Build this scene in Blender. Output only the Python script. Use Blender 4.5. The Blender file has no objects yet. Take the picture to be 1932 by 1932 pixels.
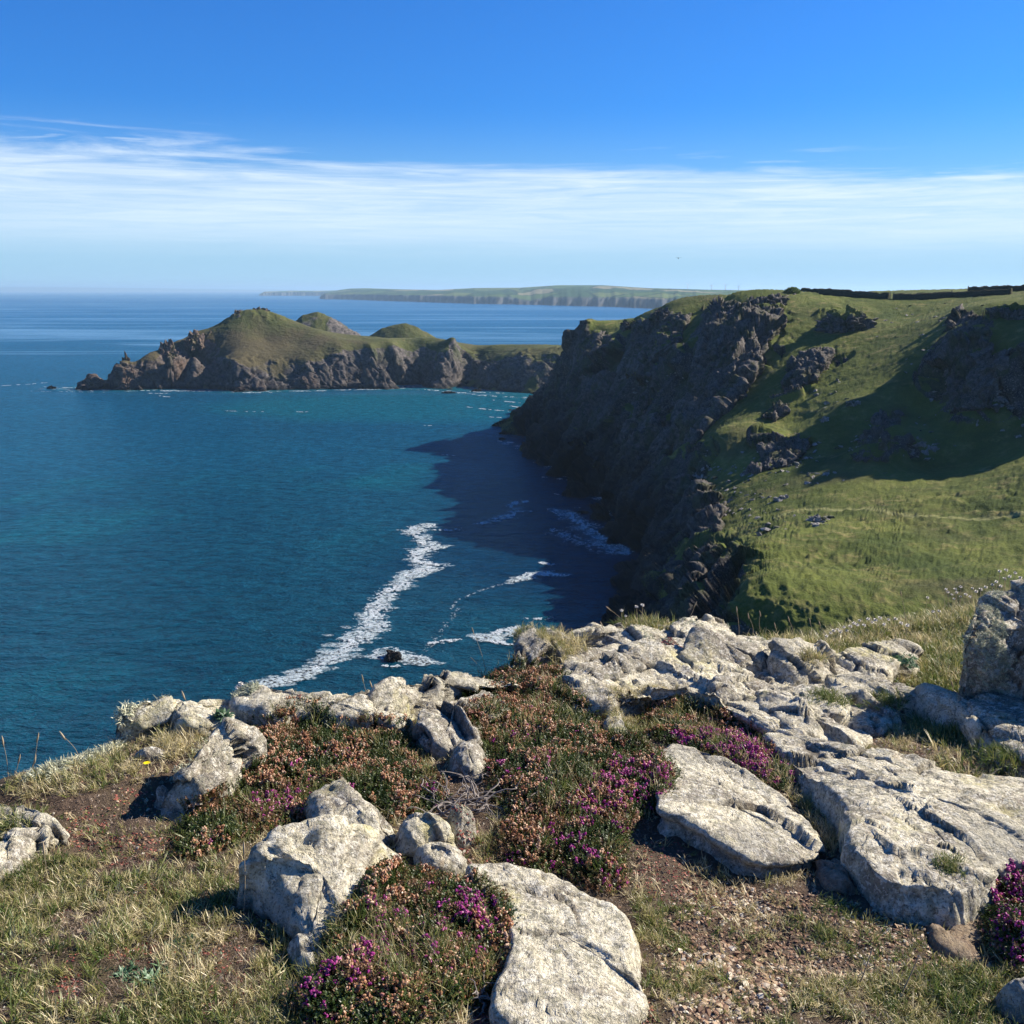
import bpy, math, random
import numpy as np
from mathutils import Vector
R = math.radians
random.seed(7); np.random.seed(7)
SC = bpy.context.scene
COL = SC.collection
# ------------------------------------------------------------------ camera
CAM_H = 70.0; FPX = 1930.0; PITCH = R(12.25)
cam = bpy.data.cameras.new('camera'); camo = bpy.data.objects.new('camera', cam); COL.objects.link(camo)
camo.location = (0, 0, CAM_H); camo.rotation_euler = (R(90) - PITCH, 0, 0)
cam.sensor_width = 36; cam.lens = 36 * FPX / 1932; cam.clip_start = 0.05; cam.clip_end = 120000
SC.camera = camo
# ------------------------------------------------------------------ world, sun, exposure
SUN_AZ = R(70)      # from straight ahead (+Y) towards the right (+X)
SUN_EL = R(34)
SC.view_settings.view_transform = 'Standard'; SC.view_settings.look = 'None'
SC.view_settings.exposure = 1.0; SC.view_settings.gamma = 1; SC.view_settings.use_curve_mapping = False
SC.cycles.use_denoising = True
SC.cycles.max_bounces = 6; SC.cycles.diffuse_bounces = 2; SC.cycles.glossy_bounces = 2
SC.cycles.transmission_bounces = 2; SC.cycles.volume_bounces = 0; SC.cycles.transparent_max_bounces = 6
SC.cycles.caustics_reflective = False; SC.cycles.caustics_refractive = False


class NT:
    """small helper to write node trees"""
    def __init__(s, tree): s.t = tree; tree.nodes.clear()
    def n(s, typ, ins=None, **kw):
        nd = s.t.nodes.new(typ)
        for k, v in kw.items(): setattr(nd, k, v)
        for k, v in (ins or {}).items():
            if hasattr(v, 'is_output') or isinstance(v, bpy.types.NodeSocket): s.t.links.new(v, nd.inputs[k])
            else: nd.inputs[k].default_value = v
        return nd
    def math(s, op, a, b=0.0, c=0.0, clamp=False):
        return s.n('ShaderNodeMath', {0: a, 1: b, 2: c}, operation=op, use_clamp=clamp).outputs[0]
    def mix(s, f, a, b, blend='MIX'):
        nd = s.n('ShaderNodeMix', data_type='RGBA', blend_type=blend)
        for i, v in ((0, f), (6, a), (7, b)):
            if isinstance(v, bpy.types.NodeSocket): s.t.links.new(v, nd.inputs[i])
            else: nd.inputs[i].default_value = (*v, 1) if isinstance(v, tuple) and len(v) == 3 else v
        return nd.outputs[2]
    def noise(s, vec, scale, detail=4, rough=0.55, dist=0.0, out=0):
        return s.n('ShaderNodeTexNoise', {'Vector': vec, 'Scale': scale, 'Detail': detail, 'Roughness': rough, 'Distortion': dist}).outputs[out]
    def mapv(s, vec, scale=(1, 1, 1), rot=(0, 0, 0), loc=(0, 0, 0)):
        return s.n('ShaderNodeMapping', {0: vec, 1: loc, 2: rot, 3: scale}).outputs[0]
    def ramp(s, fac, stops, interp='LINEAR'):
        nd = s.n('ShaderNodeValToRGB', {0: fac}); cr = nd.color_ramp; cr.interpolation = interp
        while len(cr.elements) < len(stops): cr.elements.new(0.5)
        for e, (p, c) in zip(cr.elements, stops):
            e.position = p; e.color = (c, c, c, 1) if not isinstance(c, tuple) else (*c, 1)
        return nd.outputs[0]
    def rng(s, v, a, b, c=0.0, d=1.0, smooth=False):
        nd = s.n('ShaderNodeMapRange', {0: v, 1: a, 2: b, 3: c, 4: d}); nd.interpolation_type = 'SMOOTHSTEP' if smooth else 'LINEAR'
        return nd.outputs[0]
    def attr(s, name, typ='GEOMETRY', out='Fac'):
        return s.n('ShaderNodeAttribute', attribute_name=name, attribute_type=typ).outputs[out]
    def bump(s, h, strength, dist, normal=None):
        ins = {'Strength': strength, 'Distance': dist, 'Height': h}
        if normal is not None: ins['Normal'] = normal
        return s.n('ShaderNodeBump', ins).outputs[0]


world = bpy.data.worlds.new('World'); SC.world = world; world.use_nodes = True
w = NT(world.node_tree)
tc = w.n('ShaderNodeTexCoord').outputs['Generated']
sky = w.n('ShaderNodeTexSky', sky_type='NISHITA', sun_disc=False, sun_elevation=SUN_EL, sun_rotation=SUN_AZ,
          altitude=0, air_density=1.0, dust_density=0.3, ozone_density=3.0).outputs[0]
sky = w.mix(1.0, sky, (0.17, 0.60, 1.22), 'MULTIPLY')
sep = w.n('ShaderNodeSeparateXYZ', {0: tc}); sx, sy, sz = sep.outputs
# cirrus bank lying low over the sea all round, its upper edge a little higher on the left
edge = w.math('MULTIPLY_ADD', sx, -0.026, 0.106)
hgt = w.math('DIVIDE', sz, edge)
sky = w.mix(w.rng(sz, 0.17, 0.0, 0, 0.97, True), sky, (3.2, 5.4, 7.1))   # pale summer haze towards the horizon
cv = w.mapv(tc, scale=(2.2, 2.2, 30), rot=(0, R(-2.2), 0))
cv2 = w.mapv(tc, scale=(6, 6, 120), rot=(0, R(-3.5), 0))
cv3 = w.mapv(tc, scale=(1.2, 1.2, 14), rot=(0, R(1.5), 0))
n1 = w.noise(cv, 1.6, 7, 0.62, 0.6); n2 = w.noise(cv2, 1.4, 6, 0.65, 0.8); n3 = w.noise(cv3, 1.5, 3, 0.5, 0.3)
wob = w.math('ADD', hgt, w.math('MULTIPLY', w.math('SUBTRACT', n1, 0.5), 0.75))
bank = w.rng(wob, 1.15, 0.90, 0, 1, True)
low = w.rng(hgt, 0.15, 0.58, 0.12, 0.95, True)
wisp = w.rng(n2, 0.33, 0.66, 0.50, 1.10)
edgez = w.rng(hgt, 0.45, 0.95, 0.15, 1.0)
wisp = w.math('ADD', w.math('MULTIPLY', wisp, w.math('MULTIPLY_ADD', edgez, 0.55, 0.45)), w.math('MULTIPLY_ADD', edgez, -0.55, 0.55))
soft = w.rng(n3, 0.35, 0.65, 0.72, 1.0)
cl = w.math('MULTIPLY', w.math('MULTIPLY', bank, low), w.math('MULTIPLY', wisp, soft), clamp=True)
# thin detached streaks above the bank
st = w.noise(w.mapv(tc, scale=(3.5, 3.5, 75), rot=(0, R(-3), 0), loc=(3.1, 1.7, 0)), 1.3, 6, 0.65, 0.7)
st = w.math('MULTIPLY', w.rng(st, 0.56, 0.74), w.rng(hgt, 1.32, 1.02, 0, 0.8, True))
cl = w.math('MAXIMUM', cl, w.math('MULTIPLY', st, w.rng(hgt, 0.8, 1.0)))
# a short contrail at the right
ccol = w.mix(w.rng(hgt, 0.2, 0.9), (5.0, 6.7, 8.3), (7.1, 8.1, 9.0))
skyc = w.mix(w.math('MULTIPLY', cl, 0.95), sky, ccol)
bg = w.n('ShaderNodeBackground', {0: skyc, 1: 0.063})
w.n('ShaderNodeOutputWorld', {0: bg.outputs[0]})

sun = bpy.data.lights.new('sun', 'SUN'); sun.energy = 5.0; sun.angle = R(0.53); sun.color = (1.0, 0.915, 0.79)
suno = bpy.data.objects.new('sun', sun); COL.objects.link(suno)
sdir = Vector((math.sin(SUN_AZ) * math.cos(SUN_EL), math.cos(SUN_AZ) * math.cos(SUN_EL), math.sin(SUN_EL)))
suno.rotation_euler = sdir.to_track_quat('Z', 'Y').to_euler(); suno.location = (0, 0, 200)

# ------------------------------------------------------------------ projection helpers (pixels of the 1932 px wide picture)
cp, sp = math.cos(PITCH), math.sin(PITCH)
def ray(px, py):
    cx = (px - 966) / FPX; cy = (966 - py) / FPX
    return cx, cp + cy * sp, -sp + cy * cp
def P(px, py, Y):
    x, y, z = ray(px, py); k = Y / y
    return (x * k, Y, CAM_H + z * k)
def W(px, py, z=0.0):
    x, y, dz = ray(px, py); k = (z - CAM_H) / dz
    return (x * k, y * k, z)

# ------------------------------------------------------------------ numpy noise
def _h(ix, iy, iz, s):
    h = (ix.astype(np.int64) * 374761393 + iy.astype(np.int64) * 668265263 + iz.astype(np.int64) * 2147483647 + s * 1274126177) & 0xffffffff
    h = ((h ^ (h >> 13)) * 1274126177) & 0xffffffff
    h = ((h ^ (h >> 16)) * 2246822519) & 0xffffffff
    return (h ^ (h >> 15)) & 0xffffffff
def vnoise(p, s=0):
    i = np.floor(p); f = p - i; u = f * f * f * (f * (f * 6 - 15) + 10); i = i.astype(np.int64)
    r = 0
    for a in (0, 1):
        wx = u[:, 0] if a else 1 - u[:, 0]
        for b in (0, 1):
            wy = u[:, 1] if b else 1 - u[:, 1]
            for c in (0, 1):
                wz = u[:, 2] if c else 1 - u[:, 2]
                r = r + wx * wy * wz * (_h(i[:, 0] + a, i[:, 1] + b, i[:, 2] + c, s) / 2147483648.0 - 1.0)
    return r
def fbm(p, octs=4, gain=0.5, s=0, ridged=False):
    t = 0; a = 1.0; tot = 0
    for o in range(octs):
        n = vnoise(p * (2.03 ** o) + o * 17.3, s + o)
        if ridged: n = 1 - 2 * np.abs(n)
        t = t + a * n; tot += a; a *= gain
    return t / tot
def worley(p, s=0):
    """distance to nearest and second nearest, and the id of the nearest cell"""
    i = np.floor(p).astype(np.int64); f1 = np.full(len(p), 9.0); f2 = np.full(len(p), 9.0); cid = np.zeros(len(p))
    for a in (-1, 0, 1):
        for b in (-1, 0, 1):
            for c in (-1, 0, 1):
                j = i + (a, b, c)
                h = _h(j[:, 0], j[:, 1], j[:, 2], s)
                q = j + np.stack([(h & 1023) / 1023, ((h >> 10) & 1023) / 1023, ((h >> 20) & 1023) / 1023], 1)
                d = ((q - p) ** 2).sum(1)
                m = d < f1
                f2 = np.where(m, f1, np.minimum(f2, d)); cid = np.where(m, (h >> 7 & 255) / 255.0, cid); f1 = np.where(m, d, f1)
    return np.sqrt(f1), np.sqrt(f2), cid
def facets(p, s=0):
    """angular stone: every cell is a plane tilted its own way; returns height, edge distance, id"""
    i = np.floor(p).astype(np.int64); f1 = np.full(len(p), 9.0); f2 = np.full(len(p), 9.0); h1 = np.zeros(len(p), np.int64); D = np.zeros_like(p)
    for a in (-1, 0, 1):
        for b in (-1, 0, 1):
            for c in (-1, 0, 1):
                j = i + (a, b, c); h = _h(j[:, 0], j[:, 1], j[:, 2], s)
                v = p - (j + np.stack([(h & 1023) / 1023, ((h >> 10) & 1023) / 1023, ((h >> 20) & 1023) / 1023], 1)); d = (v ** 2).sum(1); m = d < f1
                f2 = np.where(m, f1, np.minimum(f2, d)); D[m] = v[m]; h1 = np.where(m, h, f1.astype(np.int64) * 0 + h1); f1 = np.where(m, d, f1)
    k = _h(h1 & 65535, h1 >> 16, h1 * 0, s + 1)
    t = np.stack([(k & 1023) / 511.5 - 1, ((k >> 10) & 1023) / 511.5 - 1, ((k >> 20) & 1023) / 511.5 - 1], 1)
    return (D * t).sum(1) + ((k >> 5 & 255) / 255.0 - .5) * .7, np.sqrt(f2) - np.sqrt(f1), (k >> 5 & 255) / 255.0
def sstep(a, b, x):
    t = np.clip((x - a) / (b - a), 0, 1); return t * t * (3 - 2 * t)

# ------------------------------------------------------------------ mesh helpers
GNS = {}    # carrier mesh name -> its scatter node group
def mesh_np(name, verts, faces, mat=None, attrs=None, smooth=True, uvs=None):
    """faces: (n,3) or (n,4) int array or a list of such arrays"""
    me = bpy.data.meshes.new(name)
    fl = faces if isinstance(faces, list) else [faces]
    verts = np.asarray(verts, dtype=np.float32)
    me.vertices.add(len(verts)); me.vertices.foreach_set('co', verts.ravel())
    idx = np.concatenate([f.ravel() for f in fl]); tot = np.concatenate([np.full(len(f), f.shape[1]) for f in fl])
    st = np.concatenate([[0], np.cumsum(tot)[:-1]])
    me.loops.add(len(idx)); me.loops.foreach_set('vertex_index', idx.astype(np.int32))
    me.polygons.add(len(tot)); me.polygons.foreach_set('loop_start', st.astype(np.int32))
    try: me.polygons.foreach_set('loop_total', tot.astype(np.int32))
    except Exception: pass
    me.polygons.foreach_set('use_smooth', np.full(len(tot), smooth))
    me.update(calc_edges=True); me.validate()
    for k, v in (attrs or {}).items():
        a = me.attributes.new(k, 'FLOAT', 'POINT'); a.data.foreach_set('value', np.asarray(v, dtype=np.float32))
    if mat is not None: me.materials.append(mat)
    return me
def link(name, me, parent=None, **props):
    o = bpy.data.objects.new(name, me); COL.objects.link(o)
    if me is not None and me.name in GNS: md = o.modifiers.new('scatter', 'NODES'); md.node_group = GNS[me.name]
    if parent is not None: o.parent = parent
    for k, v in props.items(): o[k] = v
    return o
def thing(name, label, cat, loc=(0, 0, 0), group=None, me=None, rz=0):
    o = bpy.data.objects.new(name, me); COL.objects.link(o); o.location = loc; o.rotation_euler = (0, 0, rz)
    o['label'] = label; o['category'] = cat
    if group: o['group'] = group
    return o
def gridfaces(nr, nc, wrap=False):
    r = np.arange(nr - 1)[:, None]; c = np.arange(nc if wrap else nc - 1)[None, :]; c2 = (c + 1) % nc
    return np.stack([r * nc + c, r * nc + c2, (r + 1) * nc + c2, (r + 1) * nc + c], -1).reshape(-1, 4)

# ------------------------------------------------------------------ materials
def newmat(name):
    m = bpy.data.materials.new(name); m.use_nodes = True
    return m, NT(m.node_tree)
def out(t, bsdf): t.n('ShaderNodeOutputMaterial', {0: bsdf})
def principled(t, col, rough=0.9, spec=0.2, normal=None, **kw):
    ins = {'Base Color': col if not isinstance(col, tuple) else (*col, 1), 'Roughness': rough, 'Specular IOR Level': spec}
    if normal is not None: ins['Normal'] = normal
    ins.update(kw)
    return t.n('ShaderNodeBsdfPrincipled', ins).outputs[0]

def mat_land(name, s=1.0, dark=0.92, rock_a=(0.015, 0.014, 0.014), rock_b=(0.10, 0.088, 0.078), grass_a=(0.056, 0.080, 0.014), grass_b=(0.15, 0.168, 0.034), dry=(0.27, 0.22, 0.09)):
    m, t = newmat(name)
    pos = t.n('ShaderNodeNewGeometry').outputs['Position']
    rock = t.attr('rock'); tint = t.attr('tint')
    nb = t.noise(pos, 0.45 * s, 7, 0.62); ns = t.noise(pos, 3.5 * s, 6, 0.7); nl = t.noise(pos, 0.06 * s, 4, 0.6)
    vor = t.n('ShaderNodeTexVoronoi', {'Vector': t.mapv(pos, scale=(1, 1, 0.45), rot=(0.5, 0.35, 0)), 'Scale': 0.55 * s}, feature='DISTANCE_TO_EDGE').outputs[0]
    crack = t.rng(vor, 0.0, 0.12, 0.45, 1.0)
    rc = t.mix(t.rng(nb, 0.3, 0.72), rock_a, rock_b)
    rc = t.mix(t.math('MULTIPLY', t.rng(ns, 0.53, 0.66, 0, 0.75), t.rng(t.n('ShaderNodeSeparateXYZ', {0: pos}).outputs[2], 12, 34)), rc, (0.34, 0.32, 0.28))       # pale lichen flecks
    ms = t.noise(t.mapv(pos, scale=(1, 1, .5)), 0.11 * s, 5, 0.65)
    rc = t.mix(t.math('MULTIPLY', t.rng(ms, .50, .60, 0, .75), t.rng(t.n('ShaderNodeSeparateXYZ', {0: pos}).outputs[2], 10, 24)), rc, t.mix(ns, (.022, .032, .010), (.085, .095, .035)))   # moss and thrift on the rock
    rc = t.mix(1.0, rc, t.mix(crack, (0.45, 0.45, 0.45), (1, 1, 1)), 'MULTIPLY')
    rc = t.mix(t.math('MULTIPLY', tint, 0.8), rc, t.mix(nb, (0.05, 0.033, 0.026), (0.20, 0.135, 0.095)))  # brown stone where tinted
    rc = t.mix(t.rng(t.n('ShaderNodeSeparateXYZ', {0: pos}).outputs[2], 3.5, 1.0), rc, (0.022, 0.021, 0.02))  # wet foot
    rc = t.mix(t.rng(t.math('ADD', t.n('ShaderNodeSeparateXYZ', {0: pos}).outputs[2], t.math('MULTIPLY', nl, 20)), 34, 18, 0, dark), rc, (0.006, 0.007, 0.008))  # shade on the lower cliff painted into the rock colour
    gc = t.mix(t.rng(nl, 0.35, 0.65), grass_a, grass_b)
    gc = t.mix(t.rng(ns, 0.35, 0.75, 0, 0.75), gc, (0.03, 0.042, 0.011))
    gc = t.mix(t.math('MULTIPLY', t.rng(nb, 0.45, 0.75), t.rng(t.noise(pos, 0.15 * s, 3), 0.45, 0.65)), gc, dry)
    gc = t.mix(t.rng(t.attr('scrub'), 0, 1, 0, 0.85), gc, t.mix(ns, (0.03, 0.026, 0.014), (0.13, 0.10, 0.055)))
    gc = t.mix(t.math('MULTIPLY', t.attr('path'), .7), gc, (0.30, 0.29, 0.12))
    m2 = t.rng(t.math('ADD', rock, t.math('MULTIPLY', t.math('SUBTRACT', ns, 0.5), 0.7)), 0.42, 0.58)
    col = t.mix(m2, gc, rc)
    h = t.math('ADD', t.math('MULTIPLY', nb, 1.0), t.math('MULTIPLY', ns, 0.45))
    out(t, principled(t, col, 0.92, 0.12, t.bump(h, 0.8, 0.7 / s)))
    return m

m_sea, t = newmat('sea_water')
pos = t.n('ShaderNodeNewGeometry').outputs['Position']
spx = t.n('ShaderNodeSeparateXYZ', {0: pos})
wv = t.mapv(pos, scale=(0.55, 1.0, 1), rot=(0, 0, R(12)))
w1 = t.noise(wv, 0.10, 3, 0.5, 0.3); w2 = t.noise(wv, 0.42, 4, 0.6, 0.5); w3 = t.noise(wv, 1.7, 3, 0.6, 0.3)
hsum = t.math('ADD', t.math('MULTIPLY', w1, 3.0), t.math('ADD', t.math('MULTIPLY', w2, 1.2), t.math('MULTIPLY', w3, 0.65)))
# wind slicks: long calm bands where the ripples are weaker
sl = t.noise(t.mapv(pos, scale=(0.0011, 0.006, 1), rot=(0, 0, R(-4))), 1.0, 6, 0.62, 1.0)
sl2 = t.noise(t.mapv(pos, scale=(0.00022, 0.0013, 1), rot=(0, 0, R(5)), loc=(4, 2, 0)), 1.0, 6, 0.65, 1.2)
slick = t.math('MULTIPLY', t.math('MAXIMUM', t.rng(sl, 0.56, 0.66), t.rng(sl2, 0.55, 0.63)), t.rng(spx.outputs[1], 500, 1500, 0.0, 1.0))
bs = t.math('MULTIPLY_ADD', slick, -0.62, 0.95)
shore = t.attr('shore')
deep = t.mix(t.rng(t.noise(pos, 0.006, 4, 0.6), 0.35, 0.7), (0.003, 0.044, 0.078), (0.004, 0.056, 0.098))
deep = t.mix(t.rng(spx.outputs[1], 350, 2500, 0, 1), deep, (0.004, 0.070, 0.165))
deep = t.mix(t.rng(spx.outputs[1], 420, 150, 0, .75), deep, (0.0015, 0.026, 0.042))   # darker towards the near end
c2 = t.mix(t.math('MULTIPLY', t.attr('shoal'), 0.85), deep, (0.003, 0.078, 0.100))
c2 = t.mix(t.math('MULTIPLY', t.attr('kelp_shade'), 0.9), c2, (0.0005, 0.017, 0.044))  # kelp bed and cliff shade mixed in as one dark colour
wc = t.rng(t.math('ADD', t.math('MULTIPLY', w2, .55), t.math('MULTIPLY', w3, .45)), .38, .64, .55, 1.75)  # ripple contrast put into the colour: crests lighter, troughs darker
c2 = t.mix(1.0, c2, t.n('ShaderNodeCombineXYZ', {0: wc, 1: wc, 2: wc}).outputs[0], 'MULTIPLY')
rgh = t.math('MULTIPLY_ADD', slick, -0.10, 0.18)
c2 = t.mix(t.math('MULTIPLY', slick, 0.55), c2, (0.13, 0.25, 0.40))
bn = t.bump(hsum, bs, 1.0)
fr = t.math('MULTIPLY', t.n('ShaderNodeFresnel', {'IOR': 1.33, 'Normal': bn}).outputs[0], 0.52)   # wave slopes keep a rough sea from mirroring
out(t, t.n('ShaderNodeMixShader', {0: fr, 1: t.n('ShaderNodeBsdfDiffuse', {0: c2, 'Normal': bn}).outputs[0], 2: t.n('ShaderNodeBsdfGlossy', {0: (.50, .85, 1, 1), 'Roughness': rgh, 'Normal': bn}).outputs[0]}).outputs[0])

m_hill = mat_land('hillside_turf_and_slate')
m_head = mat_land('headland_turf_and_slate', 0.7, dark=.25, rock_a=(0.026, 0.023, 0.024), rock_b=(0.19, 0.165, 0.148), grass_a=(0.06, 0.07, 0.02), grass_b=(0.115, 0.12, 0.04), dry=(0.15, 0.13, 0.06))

# ------------------------------------------------------------------ height fields from control points
class Field:
    def __init__(s, pts, c=3.0, smooth=0.0):
        a = np.array(pts, float); s.xy = a[:, :2]; s.c = c
        d = np.sqrt(((s.xy[:, None] - s.xy[None]) ** 2).sum(-1) + c * c)
        n = len(a); A = np.zeros((n + 3, n + 3)); A[:n, :n] = d + np.eye(n) * smooth
        A[:n, n] = 1; A[:n, n + 1:] = s.xy; A[n, :n] = 1; A[n + 1:, :n] = s.xy.T
        s.w = np.linalg.solve(A, np.concatenate([a[:, 2], np.zeros(3)]))
    def __call__(s, x, y):
        x = np.asarray(x, float); y = np.asarray(y, float); sh = x.shape; x = x.ravel(); y = y.ravel(); o = np.zeros(len(x))
        for k in range(0, len(x), 40000):
            X = x[k:k + 40000]; Y = y[k:k + 40000]
            d = np.sqrt((X[:, None] - s.xy[:, 0]) ** 2 + (Y[:, None] - s.xy[:, 1]) ** 2 + s.c ** 2)
            o[k:k + 40000] = d @ s.w[:-3] + s.w[-3] + s.w[-2] * X + s.w[-1] * Y
        return o.reshape(sh)

def polar_terrain(field, az0, az1, naz, r0, r1, N, mod=None, coarse=3, floor=-6.0):
    """vertices of a terrain sheet: columns of even bearing, rows packed where the ground is steep"""
    M = 900
    rr = r0 * (r1 / r0) ** (np.linspace(0, 1, M)); nc = naz // coarse + 2
    azc = np.linspace(az0, az1, nc)
    Zc = field(np.sin(azc)[:, None] * rr, np.cos(azc)[:, None] * rr)
    az = np.linspace(az0, az1, naz); fi = (az - az0) / (az1 - az0) * (nc - 1); i0 = np.minimum(fi.astype(int), nc - 2); fr = (fi - i0)[:, None]
    Z = Zc[i0] * (1 - fr) + Zc[i0 + 1] * fr
    Z = np.maximum(Z, floor)
    el = np.arctan2(Z - CAM_H, rr)
    dl = np.abs(np.diff(el, axis=1)) + 0.12 * np.diff(np.log(rr)) * np.hypot(1, 0) * 0.25 + np.abs(np.diff(Z, axis=1)) / rr[1:] * 0.5
    dl = dl * np.where(Z[:, 1:] < -4, 0.1, 1)
    cum = np.concatenate([np.zeros((naz, 1)), np.cumsum(dl, 1)], 1)
    k = np.ones(9) / 9
    Rr = np.zeros((N, naz)); 
    for j in range(naz):
        Rr[:, j] = np.interp(np.linspace(0, cum[j, -1], N), cum[j], rr)
    # smooth rows across bearings
    K = 7; pad = np.pad(Rr, ((0, 0), (K, K)), 'edge'); cs = np.cumsum(np.pad(pad, ((0, 0), (1, 0))), 1); Rr = (cs[:, 2 * K + 1:] - cs[:, :-2 * K - 1]) / (2 * K + 1)
    X = np.sin(az) * Rr; Y = np.cos(az) * Rr
    Zf = np.zeros((N, naz))
    for j in range(naz): Zf[:, j] = np.interp(Rr[:, j], rr, Z[j])
    return X, Y, Zf
def grid_normals(X, Y, Z):
    du = np.stack([np.gradient(a, axis=0) for a in (X, Y, Z)], -1); dv = np.stack([np.gradient(a, axis=1) for a in (X, Y, Z)], -1)
    n = np.cross(dv, du); n /= np.linalg.norm(n, axis=-1, keepdims=True) + 1e-12
    n[n[..., 2] < 0] *= -1
    return n
def blur(a, k):
    for ax in (0, 1):
        pw = [(0, 0), (0, 0)]; pw[ax] = (k + 1, k); c = np.cumsum(np.pad(a, pw, 'edge'), axis=ax)
        a = (np.take(c, range(2 * k + 1, c.shape[ax]), ax) - np.take(c, range(0, c.shape[ax] - 2 * k - 1), ax)) / (2 * k + 1)
    return a

def rocks_and_turf(X, Y, Z, patches=(), amp=1.0, sc=1.0, seed=0, slope_lo=0.70, slope_hi=0.95, dip=(0.5, 0.35), turf=0.35, extra=None, raise_=0.0, ledge=0.9, bigk=1.0, flat=None):
    sh = X.shape; n = grid_normals(X, Y, Z)
    slope = np.arccos(np.clip(blur(n[..., 2], 4), 0, 1))
    p = np.stack([X, Y, Z], -1).reshape(-1, 3)
    big = fbm(p / (18 * sc), 3, 0.55, seed + 1).reshape(sh); lift = np.zeros(sh)
    rk = sstep(slope_lo, slope_hi, slope + 0.16 * big)
    # bedding frame for ribs
    if extra is not None: rk = np.clip(rk + extra * (0.75 + 0.6 * big), 0, 1)
    for (cx, cy, rad, s) in patches:
        d = np.hypot(X - cx, Y - cy) / rad + 0.35 * big
        m_ = sstep(1.1, 0.7, d); rk = np.clip(rk + s * m_, 0, 1); lift = np.maximum(lift, m_ * rad * raise_)
    # bedding: sheared blocks
    ca, sa = math.cos(dip[0]), math.sin(dip[0]); cb, sb = math.cos(dip[1]), math.sin(dip[1])
    q = np.stack([p[:, 0] * ca + p[:, 2] * sa, p[:, 1], -p[:, 0] * sa + p[:, 2] * ca], 1)
    q = np.stack([q[:, 0], q[:, 1] * cb + q[:, 2] * sb, -q[:, 1] * sb + q[:, 2] * cb], 1)
    q += 1.3 * sc * np.stack([fbm(p / (5 * sc), 2, .5, seed + 61), fbm(p / (5 * sc) + 7, 2, .5, seed + 62), p[:, 0] * 0], 1)
    fa, ea, cid = facets(q / (np.array([7.5, 9.0, 17.0]) * sc), seed); fb, eb, gid = facets(q / (np.array([2.6, 3.4, 5.5]) * sc) + 31, seed + 5)
    fc, ec, _k = facets(q / (np.array([17, 20, 32]) * sc) + 7, seed + 6)
    blocks = fc * 7.0 * bigk - sstep(.08, 0, ec) * 2.0 * bigk + fa * 3.6 - sstep(0.10, 0.0, ea) * 1.5 + fb * 0.8 - sstep(0.10, 0.0, eb) * 0.4
    rid = fbm(q / (9 * sc) * np.array([1, 1, 0.4]), 5, 0.6, seed + 9, ridged=True)
    bigd = fbm(p / (26 * sc) * np.array([1, 1, 0.3]), 3, 0.5, seed + 13, ridged=True) * 5.0 * bigk - 1.2 * bigk
    fine = fbm(p / (1.3 * sc), 3, 0.6, seed + 21) * 0.22
    dr = (blocks + rid * 1.5 + bigd + fine).reshape(sh) * amp * sc
    # turf: hummocks
    hsc = 1.0 if flat is None else 0.45 + 0.55 * sstep(flat + 25, flat, Y)
    hum = (fbm(p / np.array([4.6, 2.6, 3.0]) / sc, 4, 0.6, seed + 33) * 1.6 + fbm(p / np.array([2.3, 2.2, 2]) / sc, 3, 0.6, seed + 35, ridged=True) * 1.2 + fbm(p / 14.0 / sc, 2, 0.5, seed + 40) * 1.6).reshape(sh) * turf * sc
    if extra is not None: dr = dr * (0.50 + 0.50 * extra)
    dd = rk * dr * 0.8 + (1 - rk) * hum * hsc
    fade = sstep(-7, -2, Z)
    D = (dd * fade)[..., None] * n
    X, Y, Z = X + D[..., 0], Y + D[..., 1], Z + D[..., 2] + lift
    nz2 = blur(grid_normals(X, Y, Z)[..., 2], 2)          # turf settles on the ledges, stone shows where it is steep
    rk = np.clip(rk - ledge * sstep(0.57, 0.80, nz2 + .14 * big) * sstep(8, 34, Z), 0, 1)
    return X, Y, Z, rk, big

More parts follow.
